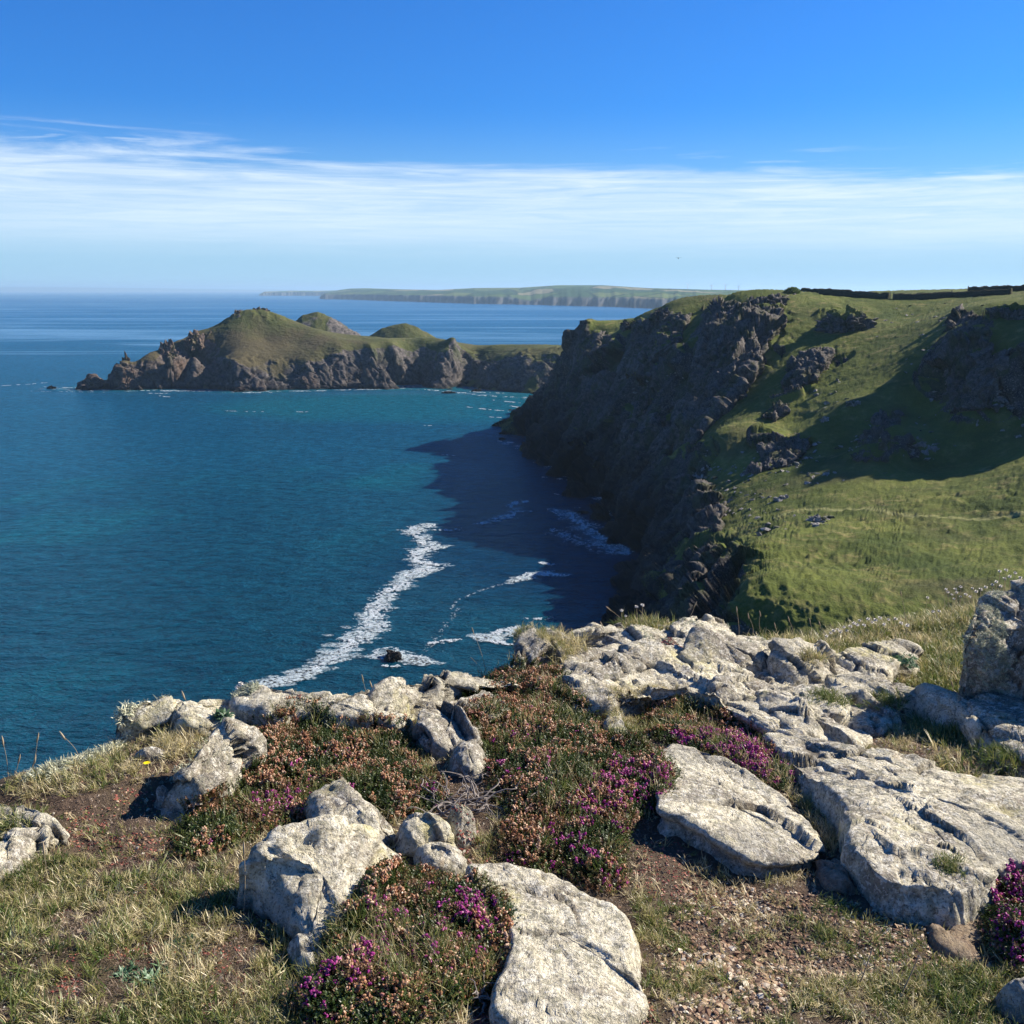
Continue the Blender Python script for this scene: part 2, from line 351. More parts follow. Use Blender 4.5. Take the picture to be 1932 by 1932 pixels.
# ---- the bay side: hillside and cliffs to the right
def foot(pxs):
    return [W(a, b, 0.0) for a, b in pxs]
shore_px = [(1120, 1215), (1128, 1180), (1160, 1120), (1190, 1065), (1200, 1030), (1190, 1000), (1165, 985), (1128, 945), (1125, 905), (1070, 890), (1022, 868), (1012, 832), (955, 815), (985, 785), (1020, 762), (1045, 748)]
hill = foot(shore_px)
hill += [(x - 14, y - 9, -9) for x, y, z in foot(shore_px)]
hill += [(x - 45, y - 25, -14) for x, y, z in foot(shore_px[::2])]
hp = [(1400, 1080, 146), (1375, 1030, 160), (1460, 985, 182), (1340, 1150, 128), (1500, 1150, 124), (1700, 1145, 124), (1932, 1120, 126), (1932, 1000, 162), (1700, 1000, 170),
      (1560, 975, 184), (1500, 1050, 152), (1600, 1080, 143), (1800, 1060, 146), (1820, 900, 205), (1932, 870, 203), (1360, 1100, 142),
      (1932, 590, 270), (1932, 690, 232), (1810, 690, 250), (1790, 740, 248), (1760, 800, 238), (1932, 740, 230), (1730, 870, 221), (1600, 760, 252), (1720, 700, 262), (1720, 600, 315), (1560, 680, 290), (1400, 870, 243), (1600, 850, 232), (1500, 800, 260), (1700, 810, 224), (1450, 930, 215),
      (1330, 950, 228), (1250, 880, 285), (1250, 1000, 243), (1300, 1100, 178), (1290, 1030, 210), (1220, 1100, 200), (1250, 1170, 160), (1370, 560, 362), (1440, 556, 350), (1500, 560, 345), (1250, 800, 318), (1300, 870, 268), (1340, 820, 262),
      (1300, 650, 330), (1290, 740, 318), (1440, 700, 300), (1480, 620, 318), (1268, 634, 378), (1283, 682, 360), (1225, 652, 376), (1180, 690, 398), (1200, 760, 360), (1160, 830, 345), (1160, 700, 410), (1100, 800, 405), (1060, 770, 462), (1083, 622, 482), (1068, 700, 476), (1120, 640, 470), (1250, 577, 412), (1190, 606, 440),
      (1160, 640, 445), (1075, 840, 390), (1330, 590, 385), (1250, 600, 395),
      (1550, 556, 372), (1620, 556, 385), (1750, 552, 372), (1932, 556, 300), (1130, 645, 525), (1145, 645, 570), (1180, 612, 475), (1850, 575, 285), (1100, 880, 362), (1180, 950, 292),
      (1830, 630, 258), (1870, 600, 262), (1790, 650, 262), (1690, 640, 290)]
hill += [P(*a) for a in hp]
hill += [(90, 430, 66), (140, 430, 69), (200, 420, 71), (110, 500, 58), (180, 520, 66), (250, 500, 70), (260, 380, 71), (230, 300, 71), (325, 650, 68), (280, 570, 69), (260, 660, 67), (340, 560, 69), (190, 250, 70), (60, 600, 30), (30, 560, 22), (140, 600, 55),
         (150, 180, 62), (140, 130, 52), (110, 95, 40), (95, 95, 27), (60, 88, 20), (50, 105, 24), (75, 108, 27), (36, 112, 22), (200, 150, 68), (10, 30, 40), (25, 28, 48), (0, 40, 10), (-20, 40, -5), (-30, 20, 5), (40, 50, 30), (75, 50, 50), (20, 60, 5), (50, 72, 18), (100, 65, 50), (-20, 420, -12), (-60, 500, -14), (-30, 300, -14), (-40, 200, -14), (240, 600, 66),
         (20, 120, 10), (8, 150, 1), (0, 190, -6), (60, 640, 30), (20, 620, 10), (-30, 600, -12)]
F_hill = Field(hill, 2.5)
def hill_hit(PX, PY, Fd=F_hill, y0=90, y1=640):
    sh = PX.shape; a = PX.ravel(); b = PY.ravel(); Yv = np.arange(y0, y1, 1.5); cx = (a - 966) / FPX; cy = (966 - b) / FPX; ry = cp + cy * sp; rz = -sp + cy * cp
    Xs = (cx / ry)[:, None] * Yv; Zr = CAM_H + (rz / ry)[:, None] * Yv; gap = Zr - Fd(Xs, np.broadcast_to(Yv, Xs.shape)); hit = gap < 0
    i = np.where(hit.any(1), hit.argmax(1), gap.argmin(1)); return Yv[i].reshape(sh)
patches = []
def patch(px, py, Y, rad, s=1.0):
    x, y, z = P(px, py, float(hill_hit(np.array([px], float), np.array([py], float))[0])); patches.append((x, y, rad * .8, s * .8))
for a in [(1405, 665, 328, 18), (1330, 760, 305, 14), (1440, 600, 340, 13), (1360, 700, 318, 16), (1590, 600, 325, 12), (1545, 680, 292, 10), (1490, 740, 278, 8), (1815, 650, 255, 13), (1860, 740, 232, 12), (1780, 690, 250, 9), (1925, 700, 232, 7), 
          (1640, 850, 218, 8), (1490, 850, 245, 8), (1080, 650, 478, 10), (1440, 830, 255, 7)]:
    patch(*a)
edge_line = [P(*a)[:2] for a in [(1320, 1165, 124), (1345, 1150, 128), (1385, 1090, 146), (1385, 1030, 170), (1345, 960, 215), (1290, 900, 255), (1260, 850, 290), (1300, 640, 345), (1230, 640, 385), (1170, 650, 430), (1120, 660, 470)]]
def left_of(X, Y, line):
    ys_ = np.array([p[1] for p in line]); xs_ = np.array([p[0] for p in line])
    return np.interp(Y, ys_, xs_) - X + 3.0 * sstep(240, 160, Y)
X, Y, Z = polar_terrain(F_hill, R(-1.2), R(33.5), 720, 60, 660, 600)
lo = sstep(-3, 4, left_of(X, Y, edge_line) + 3 * fbm(np.stack([X.ravel() / 12, Y.ravel() / 12, Z.ravel() / 12], 1), 3).reshape(X.shape))
hx, hy, hz, rk, big = rocks_and_turf(X, Y, Z, patches, 1.0, 1.0, 3, 0.74, 0.92, extra=lo, flat=185)
scr = sstep(0.1, 0.6, big)
pathw = [P(*a)[:2] for a in [(1470, 962, 192), (1520, 955, 194), (1580, 957, 190), (1640, 960, 186), (1700, 970, 181), (1760, 977, 176), (1830, 981, 173), (1932, 984, 170), (2000, 984, 168)]]
pd = np.full(X.shape, 9.0)
for i in range(len(pathw) - 1):
    a_ = np.array(pathw[i]); ab = np.array(pathw[i + 1]) - a_; t_ = np.clip(((hx - a_[0]) * ab[0] + (hy - a_[1]) * ab[1]) / (ab @ ab), 0, 1); pd = np.minimum(pd, np.hypot(hx - a_[0] - t_ * ab[0], hy - a_[1] - t_ * ab[1]))
pth = sstep(.9, .35, pd + .25 * big)
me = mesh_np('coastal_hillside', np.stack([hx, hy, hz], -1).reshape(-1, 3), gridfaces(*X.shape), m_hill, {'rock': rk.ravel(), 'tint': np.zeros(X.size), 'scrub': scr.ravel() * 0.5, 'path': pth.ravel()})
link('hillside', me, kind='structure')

# ---- the headland across the bay
hw = [(100, 729), (145, 733), (215, 731), (270, 725), (330, 731), (365, 728), (400, 732), (430, 736), (500, 738), (560, 735), (600, 734), (700, 731), (745, 727), (790, 725), (815, 733), (850, 735), (870, 727), (905, 733), (960, 739), (1015, 744), (1060, 742)]
head = foot(hw[1:]) + [(x, y - 14, -8) for x, y, z in foot(hw)] + [(x, y - 60, -14) for x, y, z in foot(hw[::3])]
hd = [(150, 722, 742), (175, 706, 745), (205, 712, 745), (218, 692, 742), (232, 680, 744), (262, 690, 744), (255, 682, 748), (275, 672, 750), (285, 664, 756), (320, 660, 762), (320, 672, 745), (365, 672, 752), (340, 645, 775), (370, 625, 790), (420, 606, 800), (450, 590, 808), (490, 584, 810), (530, 596, 806), (600, 625, 796), (660, 640, 790),
      (420, 650, 772), (420, 680, 748), (500, 640, 782), (500, 670, 756), (560, 650, 778), (600, 665, 762), (640, 655, 766), (580, 690, 748), (440, 692, 735), (360, 690, 752), (500, 700, 742),
      (700, 645, 782), (700, 657, 770), (860, 640, 790), (700, 690, 752), (730, 700, 748), (745, 660, 778), (790, 658, 794), (825, 666, 766), (855, 662, 764), (870, 670, 790), (895, 662, 800), (960, 672, 752), (1000, 676, 740), (1050, 668, 735), (930, 652, 800), (1000, 650, 792), (1060, 654, 775),
      (900, 700, 768), (960, 700, 738), (1010, 700, 726),
      (650, 637, 800), (700, 640, 805), (750, 642, 795), (750, 641, 825), (800, 641, 800), (800, 640, 830), (850, 643, 800), (600, 622, 818), (550, 603, 812), (630, 640, 850), (700, 640, 850)]
head += [P(*a) for a in hd]
head += [(-330, 760, -8), (-300, 800, -10), (-250, 850, -8), (-200, 890, -4), (-120, 880, 8), (-150, 850, 30), (-90, 850, 30), (-30, 880, 8), (40, 880, 10), (100, 860, 20), (100, 760, 30), (80, 720, 28), (-380, 740, -12), (-300, 920, -12), (-100, 930, -10), (50, 950, -8), (60, 690, 10), (40, 665, -3)]
F_head = Field(head, 2.0)
hpat = [P(450, 594, 808)[:2] + (12, 0.9), P(500, 592, 806)[:2] + (14, 0.75)]
X, Y, Z = polar_terrain(F_head, R(-25.5), R(5.5), 560, 690, 935, 270)
nzb = fbm(np.stack([X.ravel() / 16, Y.ravel() / 16, Z.ravel() / 10], 1), 3, .55, 91).reshape(X.shape)
lowrock = sstep(25, 17, Z + 7 * nzb - 5 * sstep(-20, 20, X)) * sstep(860, 800, Y)
hx, hy, hz, rk, big = rocks_and_turf(X, Y, Z, hpat, 0.85, 0.9, 17, 0.74, 0.98, (0.35, -0.2), turf=0.2, bigk=.6, extra=lowrock)
lowf = sstep(-70, -190, X) * sstep(48, 30, Z)
tint = np.clip(sstep(-170, -290, X) * .5 + 0.6 * sstep(0.1, 0.5, big) * sstep(-60, -140, X), 0, 1)
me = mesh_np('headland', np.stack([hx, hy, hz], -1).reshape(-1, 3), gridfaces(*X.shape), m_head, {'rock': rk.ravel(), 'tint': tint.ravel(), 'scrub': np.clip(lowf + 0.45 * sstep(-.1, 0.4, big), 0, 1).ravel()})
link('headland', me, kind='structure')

# ------------------------------------------------------------------ sea
xs = np.concatenate([-np.geomspace(34000, 420, 50), np.arange(-410, 260, 6.0), np.geomspace(264, 34000, 50)])
ys = np.concatenate([[-34000, -8000, -2000, -500, 0], np.arange(60, 900, 6.0), np.geomspace(904, 42000, 90)])
GX, GY = np.meshgrid(xs, ys)
inner = (GX > -420) & (GX < 200) & (GY > 60) & (GY < 900)
hh = np.full(GX.shape, -30.0); hh[inner] = np.maximum(F_hill(GX[inner], GY[inner]) if True else 0, -30)
h2 = np.full(GX.shape, -30.0); h2[inner] = F_head(GX[inner], GY[inner])
near = (GY < 660) | (GX > 40)
hA = np.where(GY < 640, hh, -30); hB = np.where(GY > 640, h2, -30)
shoal = sstep(-13, 0, hB) * (GY > 600) * (GX > -330)
wob = fbm(np.stack([GX.ravel() / 40, GY.ravel() / 55, GX.ravel() * 0], 1), 4, 0.55, 77).reshape(GX.shape)
shoal = np.clip(shoal + 0.75 * sstep(1.15, 0.6, np.hypot((GX + 60) / 130, (GY - 640) / 95) + 0.25 * wob) + 0.6 * sstep(0.0, 0.5, wob) * inner * (GY < 420), 0, 1) * inner
kelp_shade = sstep(1.1, 0.75, np.hypot((GX - 18) / 38, (GY - 300) / 95) + 0.35 * wob) * inner
kelp_shade = np.maximum(kelp_shade, sstep(0, 42, GX + 52 + 22 * wob - .10 * (GY - 250)) * sstep(200, 260, GY + 30 * wob) * sstep(540, 470, GY + 40 * wob) * inner)  # painted shade reaching past the cliff's cast shadow to soften its edge
kelp_shade = np.maximum(kelp_shade, sstep(1.1, 0.7, np.hypot((GX - 2) / 50, (GY - 460) / 45) + 0.4 * wob) * 0.7)
me = mesh_np('sea', np.stack([GX, GY, GX * 0], -1).reshape(-1, 3), gridfaces(*GX.shape), m_sea, {'shoal': shoal.ravel(), 'kelp_shade': kelp_shade.ravel(), 'shore': shoal.ravel()})
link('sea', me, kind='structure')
#@@END_SETTING

# ================================================================== FOREGROUND: the cliff top underfoot
gpts = [P(*a) for a in [(-200, 1932, 1.9), (0, 1932, 1.9), (500, 1932, 1.95), (966, 1932, 2.0), (1450, 1932, 2.05), (1932, 1932, 2.1), (2150, 1932, 2.1),
        (-100, 1700, 2.42), (0, 1700, 2.45), (500, 1700, 2.5), (966, 1700, 2.6), (1450, 1700, 2.62), (1932, 1700, 2.65), (2100, 1700, 2.65),
        (0, 1560, 2.88), (400, 1500, 3.08), (700, 1480, 3.25), (966, 1500, 3.2), (1250, 1500, 3.3), (1450, 1500, 3.32), (1700, 1500, 3.35), (1932, 1500, 3.35),
        (0, 1475, 3.2), (150, 1432, 3.38), (300, 1375, 3.62), (500, 1345, 4.0), (700, 1330, 4.2), (850, 1330, 4.25), (966, 1275, 4.8), (1100, 1235, 5.15), (1250, 1210, 5.45), (1400, 1215, 5.6), (1500, 1215, 5.7), (1600, 1300, 4.7),
        (1800, 1350, 4.3), (1932, 1400, 4.1), (1700, 1190, 6.1), (1560, 1200, 5.95), (1500, 1350, 4.3), (1200, 1350, 4.2), (1850, 1230, 5.3), (1932, 1180, 6.0), (1380, 1420, 3.75), (1650, 1420, 3.8)]]
crest = [(-1.67, 3.2), (-1.47, 3.4), (-1.25, 3.65), (-.97, 4.05), (-.55, 4.25), (-.1, 4.7), (.35, 5.2), (.82, 5.5), (1.35, 5.75), (1.9, 6.15), (2.6, 6.5), (3.6, 7.0)]
F_g0 = Field(gpts, 0.15)
for i, (x, y) in enumerate(crest):
    a, b = crest[max(i - 1, 0)], crest[min(i + 1, len(crest) - 1)]
    tx, ty = b[0] - a[0], b[1] - a[1]; L = math.hypot(tx, ty); nx, ny = -ty / L, tx / L
    z = float(F_g0(x, y))
    gpts += [(x + nx * .45, y + ny * .45, z - .35), (x + nx * 1.0, y + ny * 1.0, z - 1.1), (x + nx * 2.6, y + ny * 2.6, z - 4.5), (x + nx * 6, y + ny * 6, z - 13)]
gpts += [(-2.0, 2.6, 68.25), (-2.3, 2.9, 67.9), (-3.0, 2.0, 67.6), (-2.2, 1.2, 68.35), (-2.5, 0, 68.4), (0, -1, 68.5), (0, .6, 68.45), (-1, 1, 68.4), (1.2, 1, 68.4), (3, 0, 68.6), (3.5, 3, 68.4), (4.5, 5.5, 68.2), (-4, 4, 63), (-6, 0, 64), (7, 3, 68.8), (8, 7, 67.8), (7, 10, 64), (0, -5, 68.8), (0, 12, 55), (5, 13, 58), (-6, 9, 52)]
F_g = Field(gpts, 0.15)
def gnoise(x, y):
    p = np.stack([x, y, x * 0], 1)
    return fbm(p / 0.5, 3, 0.5, 101) * 0.030 + fbm(p / 0.09, 3, 0.55, 111) * 0.012
def G(x, y):
    x = np.atleast_1d(np.asarray(x, float)); y = np.atleast_1d(np.asarray(y, float))
    return F_g(x, y) + fbm(np.stack([x, y, x * 0], 1) / 0.5, 3, 0.5, 101) * 0.030
_ys = np.arange(1.2, 9.5, 0.012)
def gp(px, py, h=0.0):
    """where the sight line through a pixel meets the ground raised by h"""
    x, y, z = ray(px, py); k = _ys / y
    zz = CAM_H + z * k; g = G(x * k, _ys) + h
    d = zz - g; lm = np.zeros(len(d), bool); lm[2:-2] = (d[2:-2] <= d[:-4]) & (d[2:-2] <= d[4:]) & (d[2:-2] < 0.3)
    i = int(np.argmax((d < 0) | lm))
    if not (d[i] < 0 or lm[i]): i = len(_ys) - 1
    return np.array([x * k[i], _ys[i], zz[i]])

# ground sheet
az = np.concatenate([np.linspace(R(-80), R(-38), 40, endpoint=False), np.linspace(R(-38), R(38), 540), np.linspace(R(38), R(84), 50)[1:]]); rr = np.geomspace(0.9, 16, 440)
A, Q = np.meshgrid(az, rr); GXx = np.sin(A) * Q; GYy = np.cos(A) * Q
GZ = (F_g(GXx, GYy).ravel() + gnoise(GXx.ravel(), GYy.ravel())).reshape(A.shape)
pf = np.stack([GXx.ravel(), GYy.ravel(), GXx.ravel() * 0], 1)
GZ = GZ + (fbm(pf / 0.025, 2, 0.5, 131) * 0.006).reshape(A.shape)
m_soil, t = newmat('peaty_soil')
pos = t.n('ShaderNodeNewGeometry').outputs['Position']
a1 = t.noise(pos, 3.0, 4); a2 = t.noise(pos, 45, 6, 0.75); a3 = t.noise(pos, 170, 3, 0.7)
c = t.mix(a2, (0.035, 0.023, 0.017), (0.24, 0.17, 0.12)); c = t.mix(t.rng(a1, 0.4, 0.65, 0, 0.6), c, (0.10, 0.085, 0.045))
c = t.mix(t.rng(a3, 0.60, 0.72, 0, 0.8), c, (0.30, 0.22, 0.15))
out(t, principled(t, c, 0.95, 0.1, t.bump(t.math('ADD', a2, t.math('MULTIPLY', a3, 0.5)), 1.0, 0.02)))
me = mesh_np('ground', np.stack([GXx, GYy, GZ], -1).reshape(-1, 3), gridfaces(*A.shape), m_soil)
link('ground', me, kind='structure')

# ---- rock material: pale lichen over grey slate
def mat_rock(name, brown=0.0, grey=0.0, yellow=0.2):
    m, t = newmat(name)
    pos = t.n('ShaderNodeNewGeometry').outputs['Position']
    bed = t.mapv(pos, scale=(7, 1.6, 5), rot=(0.2, 0.1, R(38)))
    l1 = t.noise(pos, 5.5, 5, 0.62, 0.4); l2 = t.noise(pos, 24, 6, 0.7, 0.5); l3 = t.noise(pos, 95, 5, 0.75); l4 = t.noise(bed, 3.2, 6, 0.7, 0.4)
    vd = t.n('ShaderNodeTexVoronoi', {'Vector': t.n('ShaderNodeVectorMath', {0: pos, 1: t.noise(pos, 12, 3, out=1)}, operation='ADD').outputs[0], 'Scale': 9.0}, feature='DISTANCE_TO_EDGE').outputs[0]
    stone = t.mix(l4, (0.17, 0.150, 0.125), (0.44, 0.385, 0.30))
    pale = t.mix(l2, (0.50, 0.445, 0.315), (0.86, 0.79, 0.60))
    f = t.math('ADD', t.math('MULTIPLY', l1, 0.62), t.math('ADD', t.math('MULTIPLY', l2, 0.25), t.math('MULTIPLY', l3, 0.26)))
    c = t.mix(t.rng(f, 0.50 + grey * 0.12, 0.60 + grey * 0.12), stone, pale)
    c = t.mix(t.rng(t.math('ADD', l3, t.math('MULTIPLY', l2, 0.4)), 0.80, 0.62, 0, 0.0), c, pale)
    c = t.mix(t.math('MULTIPLY', t.rng(l2, 0.47, 0.38), 0.8), c, (0.23, 0.22, 0.17))                # grey crust
    m1 = t.noise(t.mapv(pos, loc=(7, 2, 5)), 42, 5, 0.62, 0.8); m3 = t.noise(t.mapv(pos, loc=(2, 8, 3)), 130, 3, 0.6)
    c = t.mix(t.rng(m1, 0.53, 0.575, 0, 0.55), c, (0.88, 0.84, 0.71))                               # crisp white crusts
    c = t.mix(t.rng(m1, 0.45, 0.40, 0, 0.65), c, (0.36, 0.34, 0.24))
    c = t.mix(t.rng(t.noise(t.mapv(pos, loc=(3, 1, 8)), 2.6, 3, .55), .52, .64, 0, .5), c, (0.30, 0.285, 0.235))                             # olive crusts
    c = t.mix(t.rng(m3, 0.39, 0.35, 0, 0.75), c, (0.10, 0.09, 0.07))
    c = t.mix(t.rng(m3, 0.62, 0.68, 0, 0.6), c, (0.93, 0.90, 0.80))
    c = t.mix(t.rng(l3, 0.44, 0.34, 0, 0.75), c, (0.085, 0.075, 0.06))                                # black pinholes
    c = t.mix(t.rng(l4, 0.60, 0.70, 0, 0.45), c, (0.45, 0.33, 0.20))                                 # warm stain along the bedding
    yl = t.noise(t.mapv(pos, loc=(5, 3, 1)), 3.3, 4, 0.6)
    c = t.mix(t.math('MULTIPLY', t.rng(yl, 0.58, 0.66), t.math('MULTIPLY', t.rng(l2, 0.4, 0.6), yellow * 2.2)), c, (0.52, 0.47, 0.20))
    ol = t.noise(t.mapv(pos, loc=(1, 9, 4)), 7.0, 4, 0.6)
    c = t.mix(t.rng(ol, 0.66, 0.72, 0, 0.6), c, (0.22, 0.21, 0.11))
    if brown: c = t.mix(brown, c, t.mix(l4, (0.09, 0.055, 0.04), (0.34, 0.22, 0.14)))
    cr = t.rng(t.attr('crack'), 0.0, 1.0)
    c = t.mix(t.math('MULTIPLY', cr, 0.7), c, (0.07, 0.055, 0.045))
    h = t.math('ADD', t.math('MULTIPLY', l2, 1.0), t.math('ADD', t.math('MULTIPLY', l3, 0.42), t.math('MULTIPLY', l4, 0.8)))
    out(t, principled(t, c, 0.93, 0.12, t.bump(h, 0.95, 0.028)))
    return m
M_ROCK = [mat_rock('lichen_rock', yellow=.3), mat_rock('grey_lichen_rock', grey=0.6), mat_rock('brown_slate', brown=0.75), mat_rock('yellow_lichen_rock', yellow=0.42)]

ROCKOBJ = []
ROCKS = []   # (outline world xy, mesh) for scattering
def rock_mesh(name, outline, mat=0, dome=0.03, rough=1.0, over=0.0, drop=0.16, seed=0, bed=R(38), step=0.012):
    pts = np.array([gp(*o) if len(o) == 3 else gp(o[0], o[1], 0.08) for o in outline])
    c = pts.mean(0)
    n = len(pts); per = np.linalg.norm(np.roll(pts, -1, 0) - pts, axis=1).sum()
    NT_ = int(np.clip(per / step, 60, 420)); R_ = np.hypot(*(pts - c)[:, :2].T).mean(); NR = int(np.clip(R_ / step, 14, 90)); NS = 16
    # Catmull-Rom outline
    u = np.linspace(0, n, NT_, endpoint=False); i = u.astype(int); f = (u - i)[:, None]
    p0, p1, p2, p3 = (pts[(i + k) % n] for k in (-1, 0, 1, 2))
    tt = 0.5
    O = p1 + 0.5 * f * (p2 - p0 + f * (2 * p0 - 5 * p1 + 4 * p2 - p3 + f * (3 * (p1 - p2) + p3 - p0)))
    rad = O[:, :2] - c[:2]
    wig = 1 + 0.05 * fbm(np.stack([O[:, 0] * 9, O[:, 1] * 9, O[:, 0] * 0 + seed], 1), 4, 0.6, seed)
    rows = []
    # a plane through the outline, so slabs lie at their true tilt
    Apl = np.stack([pts[:, 0], pts[:, 1], np.ones(n)], 1); pl = np.linalg.lstsq(Apl, pts[:, 2], rcond=None)[0]
    for k in range(NR):
        s = (k + 0.0) / (NR - 1); s = s ** 0.9
        xy = c[:2] + rad * (s * (1 + (wig - 1) * s))[:, None]
        zp = pl[0] * xy[:, 0] + pl[1] * xy[:, 1] + pl[2]
        z = zp * (1 - s ** 2) + O[:, 2] * s ** 2 + dome * (1 - s ** 2)
        z = z - 0.008 * sstep(0.93, 1.0, s) ** 2
        rows.append(np.column_stack([xy, z]))
    base = G(O[:, 0], O[:, 1]) - drop
    rl = np.linalg.norm(rad, axis=1)[:, None] + 1e-9
    for k in range(1, NS):
        s = k / (NS - 1); outw = (0.006 * math.sin(s * 3.14 * .6) + 0.04 * s - over * math.sin(s * 3.1) ) 
        xy = c[:2] + rad * wig[:, None] + rad / rl * outw
        z = O[:, 2] - 0.008 - (O[:, 2] - base) * s ** 1.15
        rows.append(np.column_stack([xy, z]))
    V = np.concatenate(rows); NRr = len(rows)
    # displacement: bedding ledges, cracks and pitting, along the normal
    Xg, Yg, Zg = (V[:, k].reshape(NRr, NT_) for k in range(3))
    d = [np.stack([np.gradient(a, axis=0) for a in (Xg, Yg, Zg)], -1), np.stack([(np.roll(a, -1, 1) - np.roll(a, 1, 1)) / 2 for a in (Xg, Yg, Zg)], -1)]
    nn = np.cross(d[1], d[0]); nn = nn / (np.linalg.norm(nn, axis=-1, keepdims=True) + 1e-9)
    if nn[NR // 2, :, 2].mean() < 0: nn = -nn
    nn[:2] = (0, 0, 1); nn = nn.reshape(-1, 3)
    cb, sb = math.cos(bed), math.sin(bed)
    q = np.stack([V[:, 0] * cb + V[:, 1] * sb, -V[:, 0] * sb + V[:, 1] * cb, V[:, 2]], 1) + seed * 1.7
    q2 = q + 0.05 * np.stack([fbm(q * 6, 2, .5, seed + 51), fbm(q * 6 + 9, 2, .5, seed + 52), q[:, 0] * 0], 1)
    fa, ea, _i = facets(q2 * np.array([5.0, 2.6, 4.5]), seed + 3); fb, eb, _j = facets(q2 * np.array([13, 6.0, 12.0]) + 5, seed + 4)
    crk = sstep(0.05, 0.01, ea) * sstep(0.0, 0.25, fbm(q * 2.3, 2, .5, seed + 60) + 0.12)
    lay = fbm(q * np.array([13, 3.2, 9]), 4, 0.6, seed + 7, ridged=True)
    D = rough * (fa * 0.040 + fb * 0.013 + lay * 0.008 + fbm(q * 4.0, 2, .5, seed + 70) * 0.008 - crk * 0.020 - 0.006 * sstep(.05, .01, eb))
    D = D + fbm(q * 38, 4, .65, seed + 80) * 0.0055
    D = np.clip(D, -0.05, 0.05); D[:NT_] = D[:NT_].mean()
    V = V + nn * D[:, None]
    F = gridfaces(NRr, NT_, True)
    me = mesh_np(name, V, F[:, ::-1], M_ROCK[mat], {'crack': crk})
    ROCKS.append((V, F, O[:, :2]))
    return me, c
nrock = [0]
def rock(label, outline, name='rock', cat='rock', **k):
    nrock[0] += 1
    me, c = rock_mesh(name, outline, seed=nrock[0] * 3, **k)
    ROCKOBJ.append(thing(name, label, cat, me=me)); return ROCKOBJ[-1]

rock('pale blocky boulder with a cleft front, left of the bottom heather mound', [(455, 1628, .14), (500, 1583, .19), (540, 1567, .20), (620, 1565, .19), (710, 1582, .13), (800, 1632, .06), (770, 1668, .05), (705, 1700, .09), (655, 1745, .10), (615, 1795, .05), (580, 1812, .03), (552, 1750, .06), (512, 1698, .08), (470, 1655, .10)], mat=0, dome=0.03, drop=.22)
rock('wide cream lichened slab running out of the bottom edge right of the heather mound', [(880, 1632, .07), (935, 1626, .08), (993, 1636, .08), (1057, 1648, .08), (1111, 1686, .08), (1160, 1706, .08), (1187, 1743, .08), (1186, 1800, .07), (1205, 1850, .05), (1222, 1892, .02), (1135, 1912, .06), (1029, 1945, .06), (960, 1925, .06), (930, 1885, .06), (958, 1814, .07), (962, 1754, .08), (915, 1690, .08)], mat=3, dome=0.012, rough=.4, drop=.08)
rock('small greenish angular stone below the left heather clump', [(755, 1557, .07), (780, 1537, .09), (825, 1540, .09), (850, 1565, .07), (838, 1590, .05), (800, 1592, .05), (765, 1582, .06)], mat=3, rough=.6)
rock('tiny upright green grey stone wedged beside the bare heather roots', [(851, 1533, .09), (868, 1526, .10), (886, 1532, .09), (882, 1556, .06), (860, 1570, .05)], mat=1, rough=.5)
rock('thin flat flake of pale stone between boulder and stonecrop', [(785, 1596, .03), (850, 1602, .03), (880, 1620, .03), (872, 1636, .03), (815, 1638, .03)], mat=3, rough=.4)
rock('low broken pale slab poking out under the left heather clump', [(585, 1505, .06), (640, 1478, .08), (690, 1500, .07), (740, 1545, .04), (752, 1578, .03), (700, 1578, .03), (620, 1562, .05), (582, 1540, .05)], mat=0)
rock('rounded grey rock with a shaded left flank in the middle of the heather', [(783, 1352, .09), (800, 1328, .12), (840, 1316, .12), (930, 1313, .10), (955, 1332, .08), (912, 1362, .08), (884, 1398, .06), (852, 1412, .05), (808, 1394, .07), (785, 1374, .08)], mat=1, dome=.03, drop=.3)
rock('narrow grey rock above the tangle of bare roots', [(855, 1418, .06), (878, 1402, .07), (905, 1410, .06), (905, 1440, .05), (885, 1462, .03), (862, 1445, .05)], mat=1, rough=.6)
rock('long pale crest rock with a dark hollow under it, left of the pinkest heather', [(700, 1312, .10), (730, 1293, .13), (830, 1279, .14), (930, 1275, .13), (975, 1290, .10), (900, 1304, .08), (800, 1322, .07), (755, 1335, .06), (720, 1332, .07)], mat=0)
rock('flat topped whitish slab on the cliff edge behind the left heather clump', [(438, 1322, .08), (460, 1306, .10), (540, 1303, .12), (620, 1310, .11), (700, 1326, .09), (758, 1347, .06), (750, 1364, .05), (690, 1357, .06), (600, 1347, .07), (520, 1346, .07), (450, 1340, .06)], mat=0)
rock('low cream rock on the cliff edge furthest left of the crest slabs', [(235, 1345, .05), (290, 1326, .07), (330, 1319, .08), (400, 1318, .08), (445, 1332, .06), (430, 1352, .05), (340, 1368, .04), (285, 1356, .05)], mat=0)
rock('slanting blue grey rock in shade beside the yellow flower', [(495, 1395, .13), (460, 1378, .17), (425, 1370, .19), (395, 1392, .19), (372, 1422, .18), (345, 1458, .14), (308, 1492, .08), (310, 1512, .04), (350, 1500, .07), (385, 1482, .09), (430, 1448, .11), (480, 1420, .10)], mat=1, dome=.02, drop=.3)
rock('domed cream slab cut by the left edge, upper of two', [(-80, 1515, .06), (0, 1511, .07), (50, 1517, .07), (95, 1537, .06), (124, 1571, .04), (112, 1583, .03), (60, 1582, .04), (0, 1578, .04), (-80, 1575, .05)], mat=3, dome=.02)
